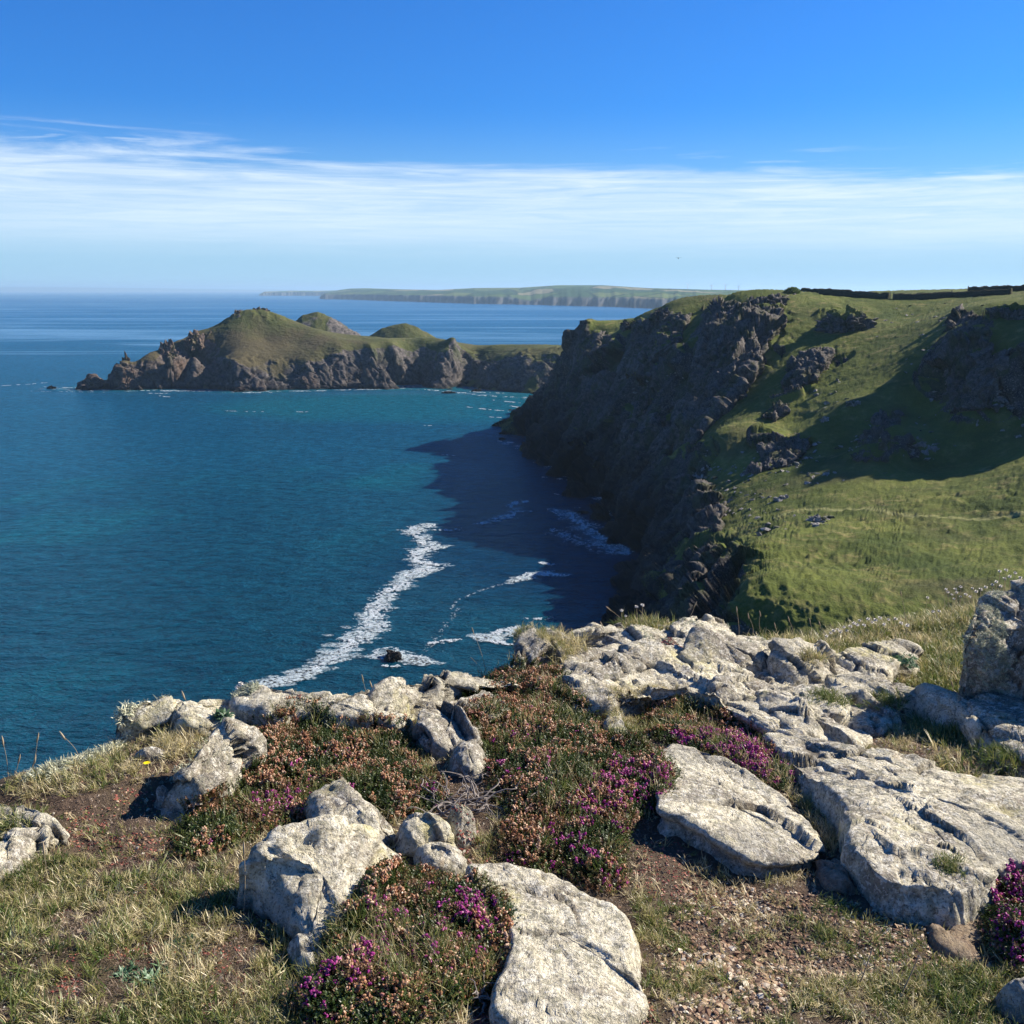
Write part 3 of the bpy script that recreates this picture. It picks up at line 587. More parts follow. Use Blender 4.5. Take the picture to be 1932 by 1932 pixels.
rock('rough cream slab cut by the left edge, lower of two', [(-80, 1595, .05), (0, 1586, .05), (40, 1573, .05), (104, 1582, .03), (80, 1608, .02), (20, 1643, .02), (-80, 1665, .02)], mat=0)
rock('broad flat slab with a dark undercut front edge, centre right', [(1262, 1405, .05), (1314, 1412, .05), (1376, 1434, .05), (1420, 1459, .05), (1474, 1494, .05), (1516, 1536, .05), (1546, 1590, .045), (1546, 1618, .045), (1500, 1626, .05), (1435, 1624, .06), (1383, 1604, .07), (1331, 1569, .08), (1279, 1540, .08), (1240, 1520, .08), (1240, 1450, .06)], mat=0, dome=0.008, over=0.05, drop=.04, rough=.4)
rock('huge sloping pale slab filling the right side below the ledge', [(1453, 1378, .07), (1557, 1395, .08), (1626, 1409, .08), (1713, 1430, .08), (1817, 1454, .08), (1932, 1470, .08), (2080, 1490, .08), (2100, 1620, .12), (1932, 1612, .13), (1852, 1662, .12), (1813, 1680, .11), (1765, 1666, .12), (1685, 1658, .11), (1630, 1620, .12), (1598, 1580, .12), (1588, 1513, .10), (1532, 1470, .08), (1475, 1424, .06)], mat=0, dome=0.03, drop=.2, step=.012, rough=.65)
rock('large uneven pale rock sheet behind the central heather', [(1045, 1322, .06), (1085, 1285, .09), (1150, 1258, .10), (1230, 1232, .11), (1300, 1228, .11), (1370, 1250, .11), (1450, 1290, .10), (1520, 1330, .08), (1560, 1385, .05), (1500, 1398, .05), (1440, 1378, .06), (1380, 1352, .06), (1300, 1334, .06), (1200, 1322, .06), (1110, 1340, .05)], mat=0, dome=.02, rough=1.3)
rock('square shouldered grey block on the crest below the red stonecrop rock', [(1285, 1222, .17), (1305, 1193, .20), (1380, 1196, .20), (1440, 1216, .17), (1442, 1245, .13), (1380, 1252, .12), (1310, 1247, .13)], mat=1, dome=.02)
rock('white faced block on the crest right of the dark hole', [(1457, 1232, .17), (1472, 1210, .20), (1548, 1212, .20), (1566, 1245, .15), (1580, 1272, .09), (1520, 1278, .10), (1470, 1264, .12)], mat=0, dome=.02)
rock('highest crest rock, capped with red stonecrop', [(1258, 1186, .10), (1290, 1161, .15), (1340, 1156, .16), (1372, 1170, .14), (1390, 1198, .08), (1330, 1196, .09), (1280, 1200, .08)], mat=0, dome=.02)
rock('dark hollowed rock at the left end of the right hand crest', [(974, 1222, .15), (985, 1196, .18), (1030, 1190, .17), (1080, 1210, .12), (1135, 1228, .07), (1090, 1245, .06), (1030, 1240, .08), (985, 1245, .10)], mat=1, dome=.02, drop=.3)
rock('low flat rock behind the grass tuft on the crest', [(1075, 1198, .05), (1150, 1185, .07), (1260, 1187, .07), (1295, 1203, .05), (1200, 1219, .04), (1115, 1218, .04)], mat=0)
rock('rounded knob on the pale rock sheet beside the shadowed cleft', [(1345, 1292, .15), (1360, 1270, .17), (1400, 1272, .17), (1427, 1300, .13), (1402, 1318, .11), (1360, 1315, .12)], mat=1, dome=.02)
rock('jagged white ledge rock above the bare soil hollow', [(1432, 1300, .13), (1500, 1290, .15), (1560, 1300, .13), (1602, 1322, .10), (1590, 1348, .08), (1545, 1355, .08), (1538, 1388, .05), (1500, 1388, .06), (1465, 1352, .09), (1438, 1330, .11)], mat=0, rough=1.2)
rock('smooth grey shelf rising left of the crest blocks', [(1070, 1278, .11), (1105, 1244, .14), (1180, 1218, .15), (1250, 1212, .16), (1262, 1240, .13), (1190, 1262, .12), (1120, 1286, .10)], mat=1, dome=.02)
rock('cream ledge strip running right from the crest blocks', [(1560, 1272, .11), (1620, 1276, .11), (1700, 1290, .11), (1770, 1306, .10), (1760, 1322, .08), (1700, 1322, .08), (1640, 1322, .08), (1575, 1312, .09)], mat=0)
rock('thin tilted ledge strip above the round grass tuft', [(1740, 1298, .12), (1800, 1312, .12), (1850, 1335, .12), (1875, 1362, .10), (1850, 1378, .09), (1805, 1346, .10), (1750, 1322, .10)], mat=0)
rock('shaded stepped rock at the right edge below the boulder', [(1830, 1322, .14), (1885, 1318, .16), (1932, 1330, .17), (1990, 1360, .16), (1990, 1460, .08), (1940, 1440, .08), (1895, 1412, .09), (1850, 1370, .11)], mat=1, dome=.02, drop=.25)
rock('white rock with an orange cleft half hidden in the grass', [(1572, 1240, .10), (1610, 1220, .13), (1645, 1211, .14), (1698, 1211, .13), (1735, 1234, .09), (1680, 1262, .09), (1658, 1288, .07), (1628, 1286, .07), (1600, 1256, .09)], mat=0, dome=.02)
rock('tall shaggy lichened boulder cut by the right edge', [(1822, 1200, .42), (1846, 1145, .52), (1880, 1118, .56), (1932, 1105, .58), (2100, 1095, .6), (2150, 1280, .35), (1960, 1285, .28), (1885, 1292, .22), (1850, 1262, .28)], name='boulder', cat='boulder', mat=1, dome=.05, drop=.7)
rock('jagged brown slate wedge between the two big slabs', [(1542, 1614, .02), (1566, 1602, .03), (1600, 1630, .03), (1620, 1668, .01), (1590, 1678, .01), (1556, 1650, .015)], mat=2, dome=.0, rough=.8)
rock('brown slate rib at the foot of the huge slab', [(1618, 1650, .02), (1640, 1655, .03), (1690, 1690, .02), (1700, 1712, .01), (1655, 1702, .01), (1622, 1674, .015)], mat=2, dome=.0, rough=.8)
rock('flat ochre bedrock patch bare in the soil near the right bottom', [(1758, 1760, .012), (1790, 1722, .012), (1830, 1712, .015), (1866, 1730, .015), (1874, 1782, .012), (1836, 1806, .008), (1780, 1792, .008)], mat=2, rough=.5, dome=.004)
rock('small white stone on the right edge near the bottom corner', [(1900, 1868, .05), (1920, 1852, .06), (1990, 1850, .06), (1990, 1910, .04), (1925, 1892, .04)], mat=0, rough=.5)
rock('low bedrock sheet joining the crest rocks behind the heather, cracked all over', [(990, 1300, .03), (1060, 1252, .05), (1180, 1205, .05), (1300, 1192, .05), (1450, 1205, .06), (1570, 1232, .05), (1650, 1292, .05), (1700, 1330, .04), (1640, 1385, .03), (1560, 1400, .03), (1400, 1374, .04), (1250, 1338, .03), (1110, 1345, .03)], mat=0, rough=1.1, dome=.02)
rock('low bedrock rim joining the pale rocks along the left cliff edge', [(235, 1352, .02), (330, 1335, .04), (440, 1325, .05), (560, 1312, .05), (690, 1325, .05), (780, 1298, .05), (900, 1278, .05), (965, 1282, .03), (900, 1312, .02), (780, 1352, .02), (600, 1362, .02), (440, 1366, .02), (330, 1376, .01)], mat=0, rough=.9, dome=.01)
rock('small white stone lying in the shade of the blue grey rock', [(293, 1500, .03), (300, 1488, .04), (318, 1492, .04), (322, 1508, .03), (305, 1515, .02)], mat=0, rough=.3)
rock('flat pale stone sunk in the turf above the yellow flower', [(252, 1424, .01), (285, 1413, .015), (322, 1420, .01), (310, 1432, .005), (270, 1434, .005)], mat=0, rough=.3)
rock('pale stones breaking through between the two heather clumps', [(1140, 1362, .05), (1160, 1348, .06), (1185, 1380, .06), (1240, 1408, .05), (1228, 1425, .04), (1180, 1412, .04), (1150, 1392, .05)], mat=0, rough=.6)

# ================================================================== plants
from mathutils.bvhtree import BVHTree
_vs = [np.stack([GXx, GYy, GZ], -1).reshape(-1, 3)]; _fs = [gridfaces(*A.shape)]; _o = len(_vs[0])
for V_, F_, _ in ROCKS:
    _vs.append(V_); _fs.append(F_ + _o); _o += len(V_)
BVH = BVHTree.FromPolygons(np.concatenate(_vs).tolist(), np.concatenate(_fs).tolist(), all_triangles=False, epsilon=0.0)
NGF = len(_fs[0])
def surf(x, y):
    loc, nor, idx, dist = BVH.ray_cast(Vector((x, y, 75.0)), Vector((0, 0, -1)))
    return (loc, nor if nor.z > 0 else -nor, idx >= NGF) if loc is not None else (None, None, False)
def inpoly(px, py, poly):
    ins = np.zeros(len(px), bool); n = len(poly); j = n - 1
    for i in range(n):
        xi, yi = poly[i]; xj, yj = poly[j]
        c = ((yi > py) != (yj > py)) & (px < (xj - xi) * (py - yi) / (yj - yi + 1e-12) + xi)
        ins ^= c; j = i
    return ins
def project(x, y, z):
    dz = z - CAM_H; yc = y * cp - dz * sp; uc = y * sp + dz * cp
    return 966 + FPX * x / yc, 966 - FPX * uc / yc
def edge_dist(px, py, poly):
    d = np.full(len(px), 1e9); n = len(poly)
    for i in range(n):
        a = np.array(poly[i], float); b = np.array(poly[(i + 1) % n], float); ab = b - a
        t = np.clip(((px - a[0]) * ab[0] + (py - a[1]) * ab[1]) / (ab @ ab + 1e-12), 0, 1)
        d = np.minimum(d, np.hypot(px - a[0] - t * ab[0], py - a[1] - t * ab[1]))
    return d
def world_poly(poly, h=0.0): return [tuple(gp(px, py, h)[:2]) for px, py in poly]
def scatter(poly, density, rock_ok=False, rock_only=False, clump=0.0, seed=0, cmin=-1.0, cs=0.12, world=False, edge=0.0):
    """points on the surface inside a ground polygon: (pos, normal, distance to its edge)"""
    rg = np.random.default_rng(seed); wp = poly if world else world_poly(poly)
    a = np.array(wp); lo, hi = a.min(0), a.max(0); n = int(density * np.prod(hi - lo))
    x = rg.uniform(lo[0], hi[0], n); y = rg.uniform(lo[1], hi[1], n); k = inpoly(x, y, wp); x, y = x[k], y[k]
    if edge > 0:
        e = edge_dist(x, y, wp); k = e > edge * rg.uniform(0, 1, len(x)) ; x, y = x[k], y[k]
    if clump > 0:
        q = np.stack([x, y, x * 0], 1) / cs; v = fbm(q, 3, 0.5, seed + 900); k = v > cmin + rg.uniform(-.5, .5, len(x)) * (1 - clump); x, y = x[k], y[k]
    ed = edge_dist(x, y, wp); P_, N_, E_ = [], [], []
    for i in range(len(x)):
        loc, nor, isr = surf(x[i], y[i])
        if loc is None or (isr and not rock_ok) or (rock_only and not isr): continue
        P_.append(tuple(loc)); N_.append(tuple(nor)); E_.append(ed[i])
    return np.array(P_).reshape(-1, 3), np.array(N_).reshape(-1, 3), np.array(E_)

def rotmats(N, up=0.6, yaw=None, tilt=0.25, rg=None, lean=(0, 0)):
    """frames whose z leans between straight up and the surface normal"""
    n = len(N); z = N * (1 - up) + np.array([0, 0, 1.0]) * up + rg.normal(0, tilt, (n, 3)) * (1, 1, 0.3) + np.array([lean[0], lean[1], 0])
    z /= np.linalg.norm(z, axis=1, keepdims=True)
    a = rg.uniform(0, 2 * math.pi, n) if yaw is None else yaw
    t = np.stack([np.cos(a), np.sin(a), a * 0], 1); x = t - z * (t * z).sum(1)[:, None]; x /= np.linalg.norm(x, axis=1, keepdims=True)
    return np.stack([x, np.cross(z, x), z], -1)
def scatter_group(protos, mat):
    """geometry nodes: one of the small plant or stone meshes on every point of the carrier mesh"""
    ng = bpy.data.node_groups.new('scatter', 'GeometryNodeTree')
    ng.interface.new_socket('Geometry', in_out='INPUT', socket_type='NodeSocketGeometry'); ng.interface.new_socket('Geometry', in_out='OUTPUT', socket_type='NodeSocketGeometry')
    N, L = ng.nodes, ng.links; gi = N.new('NodeGroupInput'); go = N.new('NodeGroupOutput'); jn = N.new('GeometryNodeJoinGeometry'); ip = N.new('GeometryNodeInstanceOnPoints')
    for pv, pf, ph in reversed(protos):
        me = mesh_np('piece', pv, [x for x in (pf if isinstance(pf, list) else [pf]) if len(x)], mat, {'along': ph}, False)
        ob = bpy.data.objects.new('piece', me); oi = N.new('GeometryNodeObjectInfo'); oi.inputs['Object'].default_value = ob; oi.inputs['As Instance'].default_value = True
        L.new(oi.outputs['Geometry'], jn.inputs[0])
    def attr(nm, typ):
        a = N.new('GeometryNodeInputNamedAttribute'); a.data_type = typ; a.inputs['Name'].default_value = nm; return [o for o in a.outputs if o.enabled][0]
    L.new(gi.outputs[0], ip.inputs['Points']); L.new(jn.outputs[0], ip.inputs['Instance']); ip.inputs['Pick Instance'].default_value = True
    L.new(attr('pick', 'INT'), ip.inputs['Instance Index']); L.new(attr('rot', 'FLOAT_VECTOR'), ip.inputs['Rotation']); L.new(attr('size', 'FLOAT_VECTOR'), ip.inputs['Scale']); L.new(ip.outputs[0], go.inputs[0])
    return ng
class Scatter:
    """same interface as Stamp, but kept as points with instanced pieces (for things nobody could count)"""
    def __init__(s): s.protos = []; s.ids = {}; s.p = []; s.r = []; s.s = []; s.k = []; s.a = []
    def add(s, protos, pos, M, scale, rnd, rg):
        if len(pos) == 0: return
        base = [s.ids.setdefault(id(q[0]), (len(s.protos), s.protos.append(q)))[0] if id(q[0]) not in s.ids else s.ids[id(q[0])][0] for q in protos]
        sc = np.asarray(scale, float); sc = np.repeat(sc[:, None], 3, 1) if sc.ndim == 1 else (sc if sc.ndim == 2 else np.full((len(pos), 3), float(sc)))
        ry = -np.arcsin(np.clip(M[:, 2, 0], -1, 1)); rx = np.arctan2(M[:, 2, 1], M[:, 2, 2]); rz = np.arctan2(M[:, 1, 0], M[:, 0, 0])
        s.p.append(pos); s.r.append(np.stack([rx, ry, rz], 1)); s.s.append(sc); s.a.append(np.asarray(rnd, float)); s.k.append(np.array(base)[rg.integers(0, len(protos), len(pos))])
    def build(s, name, mat, smooth=False):
        P_ = np.concatenate(s.p); me = bpy.data.meshes.new(name); me.vertices.add(len(P_)); me.vertices.foreach_set('co', P_.astype(np.float32).ravel())
        for nm, arr, ty, fld in (('rot', s.r, 'FLOAT_VECTOR', 'vector'), ('size', s.s, 'FLOAT_VECTOR', 'vector')):
            a = me.attributes.new(nm, ty, 'POINT'); a.data.foreach_set(fld, np.concatenate(arr).astype(np.float32).ravel())
        a = me.attributes.new('rnd', 'FLOAT', 'POINT'); a.data.foreach_set('value', np.concatenate(s.a).astype(np.float32))
        a = me.attributes.new('pick', 'INT', 'POINT'); a.data.foreach_set('value', np.concatenate(s.k).astype(np.int32)); me.materials.append(mat); me.update()
        GNS[me.name] = scatter_group(s.protos, mat); return me
class Stamp:
    def __init__(s): s.v = []; s.f = {3: [], 4: []}; s.a = []; s.h = []; s.n = 0
    def add(s, protos, pos, M, scale, rnd, rg):
        """protos: list of (verts, faces, along) ; rnd: per-copy colour value"""
        if len(pos) == 0: return
        pick = rg.integers(0, len(protos), len(pos)); scale = np.broadcast_to(np.asarray(scale, float).reshape(len(scale) if np.ndim(scale) else 1, -1), (len(pos), 3 if (np.ndim(scale) == 2) else 1))
        for k, (pv, pf, ph) in enumerate(protos):
            m = pick == k; c = int(m.sum())
            if not c: continue
            w = np.einsum('nij,nvj->nvi', M[m], pv[None] * scale[m][:, None, :]) + pos[m][:, None, :]
            s.v.append(w.reshape(-1, 3)); nv = len(pv)
            for ff in (pf if isinstance(pf, list) else [pf]):
                s.f[ff.shape[1]].append((ff[None] + (np.arange(c) * nv)[:, None, None] + s.n).reshape(-1, ff.shape[1]))
            s.a.append(np.repeat(rnd[m], nv)); s.h.append(np.tile(ph, c)); s.n += c * nv
    def build(s, name, mat, smooth=False):
        return mesh_np(name, np.concatenate(s.v), [np.concatenate(x) for x in s.f.values() if x], mat, {'rnd': np.concatenate(s.a), 'along': np.concatenate(s.h)}, smooth)

def blade(rg, L=1.0, w=0.035, bend=0.5, seg=3):
    """one curved tapering blade, unit length"""
    ts = np.linspace(0, 1, seg + 1); ang = bend * ts ** 1.3; dz = np.cos(ang); dx = np.sin(ang)
    x = np.concatenate([[0], np.cumsum((dx[1:] + dx[:-1]) / 2 / seg)]) * L; z = np.concatenate([[0], np.cumsum((dz[1:] + dz[:-1]) / 2 / seg)]) * L
    v = []; al = []
    for i in range(seg):
        hw = w / 2 * (1 - 0.55 * ts[i]); v += [(x[i], -hw, z[i]), (x[i], hw, z[i])]; al += [ts[i]] * 2
    v.append((x[-1], 0, z[-1])); al.append(1)
    f4 = np.array([(2 * i, 2 * i + 1, 2 * i + 3, 2 * i + 2) for i in range(seg - 1)]); f3 = np.array([(2 * seg - 2, 2 * seg - 1, 2 * seg)])
    return np.array(v), [f4, f3], np.array(al)
def merge(parts):
    v = []; f = {}; a = []; o = 0
    for pv, pf, pa in parts:
        v.append(pv); a.append(pa)
        for ff in (pf if isinstance(pf, list) else [pf]): f.setdefault(ff.shape[1], []).append(ff + o)
        o += len(pv)
    return np.concatenate(v), [np.concatenate(x) for x in f.values()], np.concatenate(a)
def rotz(v, a): c, s_ = math.cos(a), math.sin(a); return v @ np.array([[c, s_, 0], [-s_, c, 0], [0, 0, 1]])
def rotx(v, a): c, s_ = math.cos(a), math.sin(a); return v @ np.array([[1, 0, 0], [0, c, s_], [0, -s_, c]])
RG = np.random.default_rng(5)
def tussock(nb, spread=0.9, w=0.03, bend=(0.2, 1.3), base=0.10):
    ps = []
    for i in range(nb):
        v, f, a = blade(RG, RG.uniform(.5, 1), w, RG.uniform(*bend)); v = v @ np.array([[math.cos(s0 := RG.uniform(0, spread)), 0, -math.sin(s0)], [0, 1, 0], [math.sin(s0), 0, math.cos(s0)]])
        v = rotz(v, RG.uniform(0, 6.28)); v[:, :2] += RG.normal(0, base, 2); ps.append((v, f, a))
    return merge(ps)
GRASS = [tussock(7, 0.9, 0.045) for _ in range(8)]
FINE = [tussock(9, 0.7, 0.03, (0.1, 0.9), 0.14) for _ in range(6)]
LICH = [tussock(7, 1.3, 0.10, (0.6, 2.6), 0.12) for _ in range(5)]
def sprig():
    """a shoot of heather: short stem with whorls of stubby leaves"""
    ps = []; 
    for k in range(5):
        for j in range(4):
            z = 0.12 + 0.19 * k + RG.uniform(-.04, .04); a = RG.uniform(0, 6.28); L = 0.20 * (1 - 0.09 * k); w = 0.045
            v = np.array([(0.01, -w, 0), (0.01, w, 0), (L, 0, L * 0.75)]); v = rotz(v, a) + (0, 0, z); ps.append((v, np.array([(0, 1, 2)]), np.array([z, z, z])))
    v = np.array([(-.02, 0, 0), (.02, 0, 0), (0, 0, 1.0)]); ps.append((v, np.array([(0, 1, 2)]), np.array([0, 0, 1.0])))
    return merge(ps)
SPRIG = [sprig() for _ in range(5)]
def bell():
    """a nodding flower bell, five sided, unit long, hanging from the origin"""
    rings = [(0.0, 0.05), (-0.25, 0.30), (-0.65, 0.36), (-1.0, 0.22)]; v = []
    for z, r_ in rings:
        for k in range(5): v.append((r_ * math.cos(k * 1.2566), r_ * math.sin(k * 1.2566), z))
    f = gridfaces(4, 5, True); return np.array(v), f, np.repeat([0.0, .3, .7, 1.0], 5)
def spike(n, spread=0.34):
    ps = []
    for k in range(n):
        v, f, a = bell(); v = rotx(v, RG.uniform(.2, 1.3)); v = rotz(v, RG.uniform(0, 6.28)) * RG.uniform(.8, 1.15); d = RG.uniform(0, 6.28)
        v = v + (0.35 * math.cos(d), 0.35 * math.sin(d), k * spread); ps.append((v, f, a))
    return merge(ps)
SPIKE = [spike(RG.integers(3, 8)) for _ in range(7)]
def pebble():
    v = np.array([(1, 0, 0), (-1, 0, 0), (0, 1, 0), (0, -1, 0), (0, 0, 1), (0, 0, -1), (.7, .7, .4), (-.7, .6, .5), (.6, -.7, -.3), (-.6, -.7, .4)], float) * RG.uniform(.7, 1.15, (10, 1)) * (1, RG.uniform(.6, .9), RG.uniform(.35, .6))
    import bmesh
    bm = bmesh.new()
    for p in v: bm.verts.new(p)
    r_ = bmesh.ops.convex_hull(bm, input=bm.verts); bm.verts.ensure_lookup_table()
    bmesh.ops.delete(bm, geom=[x for x in bm.verts if not x.link_faces], context='VERTS'); bm.verts.index_update()
    vv = np.array([x.co[:] for x in bm.verts]); ff = np.array([[y.index for y in f.verts] for f in bm.faces]); bm.free()
    return vv, ff, np.zeros(len(vv))
PEB = [pebble() for _ in range(8)]
def leaf_rosette(n=9):
    ps = []
    for k in range(n):
        v, f, a = blade(RG, 1, 0.28, RG.uniform(.4, 1.2)); v = v @ np.array([[math.cos(s0 := RG.uniform(.5, 1.2)), 0, -math.sin(s0)], [0, 1, 0], [math.sin(s0), 0, math.cos(s0)]]); ps.append((rotz(v, k * 6.28 / n + RG.uniform(-.2, .2)), f, a))
    return merge(ps)
ROSE = [leaf_rosette() for _ in range(4)]

def mat_veg(name, stops, dark=0.55, trans=0.35, rough=0.75, tipmix=None):
    m, t = newmat(name); rn = t.math('ADD', t.attr('rnd'), t.attr('rnd', 'INSTANCER')); al = t.attr('along')
    c = t.ramp(rn, stops)
    if tipmix: c = t.mix(t.rng(al, 0.35, 1.0, 0, tipmix[0]), c, tipmix[1])
    d = t.n('ShaderNodeBsdfDiffuse', {0: c}).outputs[0]; tr = t.n('ShaderNodeBsdfTranslucent', {0: c}).outputs[0]
    gl = t.n('ShaderNodeBsdfGlossy', {0: (1, 1, 1, 1), 'Roughness': 0.45}).outputs[0]
    s1 = t.n('ShaderNodeMixShader', {0: trans, 1: d, 2: tr}).outputs[0]
    out(t, t.n('ShaderNodeMixShader', {0: 0.03, 1: s1, 2: gl}).outputs[0]); return m
m_grass = mat_veg('grass_blades', [(0, (.05, .10, .016)), (.3, (.12, .17, .03)), (.5, (.24, .24, .07)), (.7, (.45, .38, .18)), (1, (.70, .60, .37))], tipmix=(.25, (.36, .31, .15)))
m_straw = mat_veg('dry_grass', [(0, (.16, .14, .05)), (.4, (.30, .25, .11)), (1, (.52, .44, .27))])
m_green = mat_veg('green_grass', [(0, (.045, .09, .016)), (.6, (.10, .16, .03)), (1, (.24, .26, .08))], tipmix=(.3, (.30, .29, .12)))
m_lich = mat_veg('shaggy_lichen', [(0, (.30, .32, .22)), (.6, (.46, .47, .33)), (1, (.58, .56, .38))], trans=.15)
m_sprig = mat_veg('heather_leaves', [(0, (.016, .034, .006)), (.35, (.036, .066, .011)), (.55, (.10, .12, .024)), (.66, (.16, .095, .045)), (1, (.32, .17, .09))], trans=.2)
m_dry = mat_veg('faded_bells', [(0, (.17, .07, .035)), (.3, (.42, .20, .10)), (.55, (.54, .29, .15)), (.8, (.76, .55, .37)), (1, (.46, .20, .15))], trans=.3)
m_purp = mat_veg('purple_bells', [(0, (.24, .02, .16)), (.5, (.46, .05, .29)), (1, (.66, .19, .41))], trans=.35)
m_red = mat_veg('red_stonecrop', [(0, (.10, .025, .02)), (.3, (.22, .06, .045)), (.6, (.36, .12, .08)), (.85, (.30, .17, .09)), (1, (.16, .17, .05))], trans=.1)
m_litter = mat_veg('dead_litter', [(0, (.035, .025, .02)), (.4, (.11, .075, .05)), (.8, (.26, .19, .13)), (1, (.42, .36, .28))], trans=.05)
m_blue = mat_veg('grey_green_leaves', [(0, (.05, .11, .05)), (1, (.14, .24, .12))])
m_peb, t = newmat('slate_chips'); c = t.ramp(t.attr('rnd', 'INSTANCER'), [(0, (.06, .04, .032)), (.3, (.22, .125, .08)), (.6, (.33, .225, .14)), (.85, (.46, .36, .25)), (1, (.58, .52, .41))]); out(t, principled(t, c, .9, .2))
m_wood, t = newmat('grey_heather_wood'); c = t.mix(t.noise(t.n('ShaderNodeNewGeometry').outputs['Position'], 90, 4), (.10, .085, .075), (.34, .30, .27)); out(t, principled(t, c, .9, .1))
m_stalk, t = newmat('dry_stalk'); out(t, principled(t, t.mix(t.noise(t.n('ShaderNodeNewGeometry').outputs['Position'], 60, 2), (.20, .15, .09), (.48, .39, .27)), .9, .1))
m_papery, t = newmat('papery_white'); out(t, principled(t, t.mix(t.noise(t.n('ShaderNodeNewGeometry').outputs['Position'], 150, 3), (.60, .53, .45), (.88, .85, .80)), .9, .1))
m_yel, t = newmat('yellow_petals'); out(t, principled(t, (.75, .60, .01), .7, .1))
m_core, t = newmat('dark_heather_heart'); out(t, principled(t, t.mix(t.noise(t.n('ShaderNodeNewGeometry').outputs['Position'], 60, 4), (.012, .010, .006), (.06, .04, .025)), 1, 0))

# ---- heather
def heather(label, poly, H, n_s, n_dry, n_pur, seed, drybias=None, purzones=(), grass=0, group='heather cushions among the rocks', part=None):
    rg = np.random.default_rng(seed); wp = np.array(world_poly(poly, H * .35)); c = wp.mean(0)
    base = surf(*c)[0]
    root = thing('heather_shrub', label, 'heather', (c[0], c[1], base.z), group)
    off = np.array([c[0], c[1], base.z])
    def top(x, y):
        e = edge_dist(x, y, wp.tolist()); q = np.stack([x, y, x * 0], 1)
        b = H * (1 - np.exp(-e / 0.055)) * (1 + 0.55 * fbm(q / 0.16, 3, .55, seed + 3)) + 0.02 * fbm(q / 0.05, 2, .5, seed + 4)
        return b
    area = abs(0.5 * np.sum(wp[:, 0] * np.roll(wp[:, 1], -1) - wp[:, 1] * np.roll(wp[:, 0], -1)))
    bb = np.prod(wp.max(0) - wp.min(0))
    def pts(n, edge=0.0, clump=0.0, cmin=0, cs=.1, sd=0):
        x = rg.uniform(wp[:, 0].min(), wp[:, 0].max(), int(n * bb / area)); y = rg.uniform(wp[:, 1].min(), wp[:, 1].max(), len(x))
        wob = 0.03 * fbm(np.stack([x, y, x * 0], 1) / .06, 3, .6, seed + 8)
        k = inpoly(x, y, wp.tolist()) & (edge_dist(x, y, wp.tolist()) > np.maximum(wob, 0)); x, y = x[k], y[k]
        if clump: v = fbm(np.stack([x, y, x * 0], 1) / cs, 2, .5, sd); k = v > cmin; x, y = x[k], y[k]
        return x, y
    def place(x, y, lift):
        g0 = G(x, y); z0 = np.array([(s_[0].z if (s_ := surf(a, b))[0] is not None else 68.0) for a, b in zip(x, y)]); z0 = np.minimum(z0, g0 + .045)
        p = np.stack([x, y, z0 + np.maximum(top(x, y), 0) * lift], 1)
        e = 0.01; gx = (top(x + e, y) - top(x - e, y)) / (2 * e); gy = (top(x, y + e) - top(x, y - e)) / (2 * e)
        nn = np.stack([-gx, -gy, np.ones(len(x))], 1); nn /= np.linalg.norm(nn, axis=1, keepdims=True); return p, nn
    # dark core mound under the leaves
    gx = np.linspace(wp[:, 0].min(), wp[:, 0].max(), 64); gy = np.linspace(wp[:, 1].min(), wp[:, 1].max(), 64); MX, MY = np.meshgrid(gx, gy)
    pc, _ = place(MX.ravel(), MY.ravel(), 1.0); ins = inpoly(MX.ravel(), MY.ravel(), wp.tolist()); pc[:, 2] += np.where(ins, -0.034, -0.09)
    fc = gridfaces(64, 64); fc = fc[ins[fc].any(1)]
    link('dark_core', mesh_np('dark_core', pc - off, fc, m_core), root)
    st = Scatter(); x, y = pts(n_s); lf = 1 - 0.55 * rg.uniform(0, 1, len(x)) ** 2.2; p, nn = place(x, y, lf); p[:, 2] -= 0.02
    hue = np.clip(0.45 + 0.5 * fbm(p / .13, 3, .5, seed + 20) + rg.normal(0, .16, len(x)), 0, 1)
    st.add(SPRIG, p, rotmats(nn, .25, tilt=.33, rg=rg), rg.uniform(.028, .05, len(x)), hue, rg); link('foliage', st.build('heather_foliage', m_sprig), root, kind='stuff').location = -off
    for nm, n, mt, zones in (('faded_flowers', n_dry, m_dry, None), ('purple_flowers', n_pur, m_purp, purzones)):
        if not n: continue
        st = Scatter(); x, y = pts(n * (2.2 if not zones else 5), clump=1, cmin=0.02 if nm == 'faded_flowers' else -0.1, cs=.07 if nm == 'faded_flowers' else .10, sd=seed + 31 + len(nm))
        p, nn = place(x, y, 1.0)
        if zones:
            u, v = project(p[:, 0], p[:, 1], p[:, 2]); k = np.zeros(len(u), bool)
            for (zx, zy, zr, zs) in zones: k |= (np.hypot(u - zx, (v - zy) * 1.4) < zr * (0.6 + 0.9 * rg.uniform(0, 1, len(u)))) & (rg.uniform(0, 1, len(u)) < zs)
            p, nn = p[k], nn[k]
        p[:, 2] += rg.uniform(-.006, .012, len(p))
        if not len(p): continue
        st.add(SPIKE, p, rotmats(nn, .3, tilt=.4, rg=rg), rg.uniform(.0066, .0098, len(p)), np.clip(rg.normal(.5, .28, len(p)), 0, 1), rg)
        link(nm, st.build(nm, mt), root, kind='stuff').location = -off
    if grass:
        st = Scatter(); x, y = pts(grass * 2, clump=1, cmin=.05, cs=.2, sd=seed + 77); p, nn = place(x, y, .9)
        st.add(FINE, p, rotmats(nn, .6, tilt=.25, rg=rg), rg.uniform(.05, .085, len(p)), rg.uniform(.2, .85, len(p)), rg); link('grass_among_stems', st.build('grass_among_stems', m_grass), root, kind='stuff').location = -off
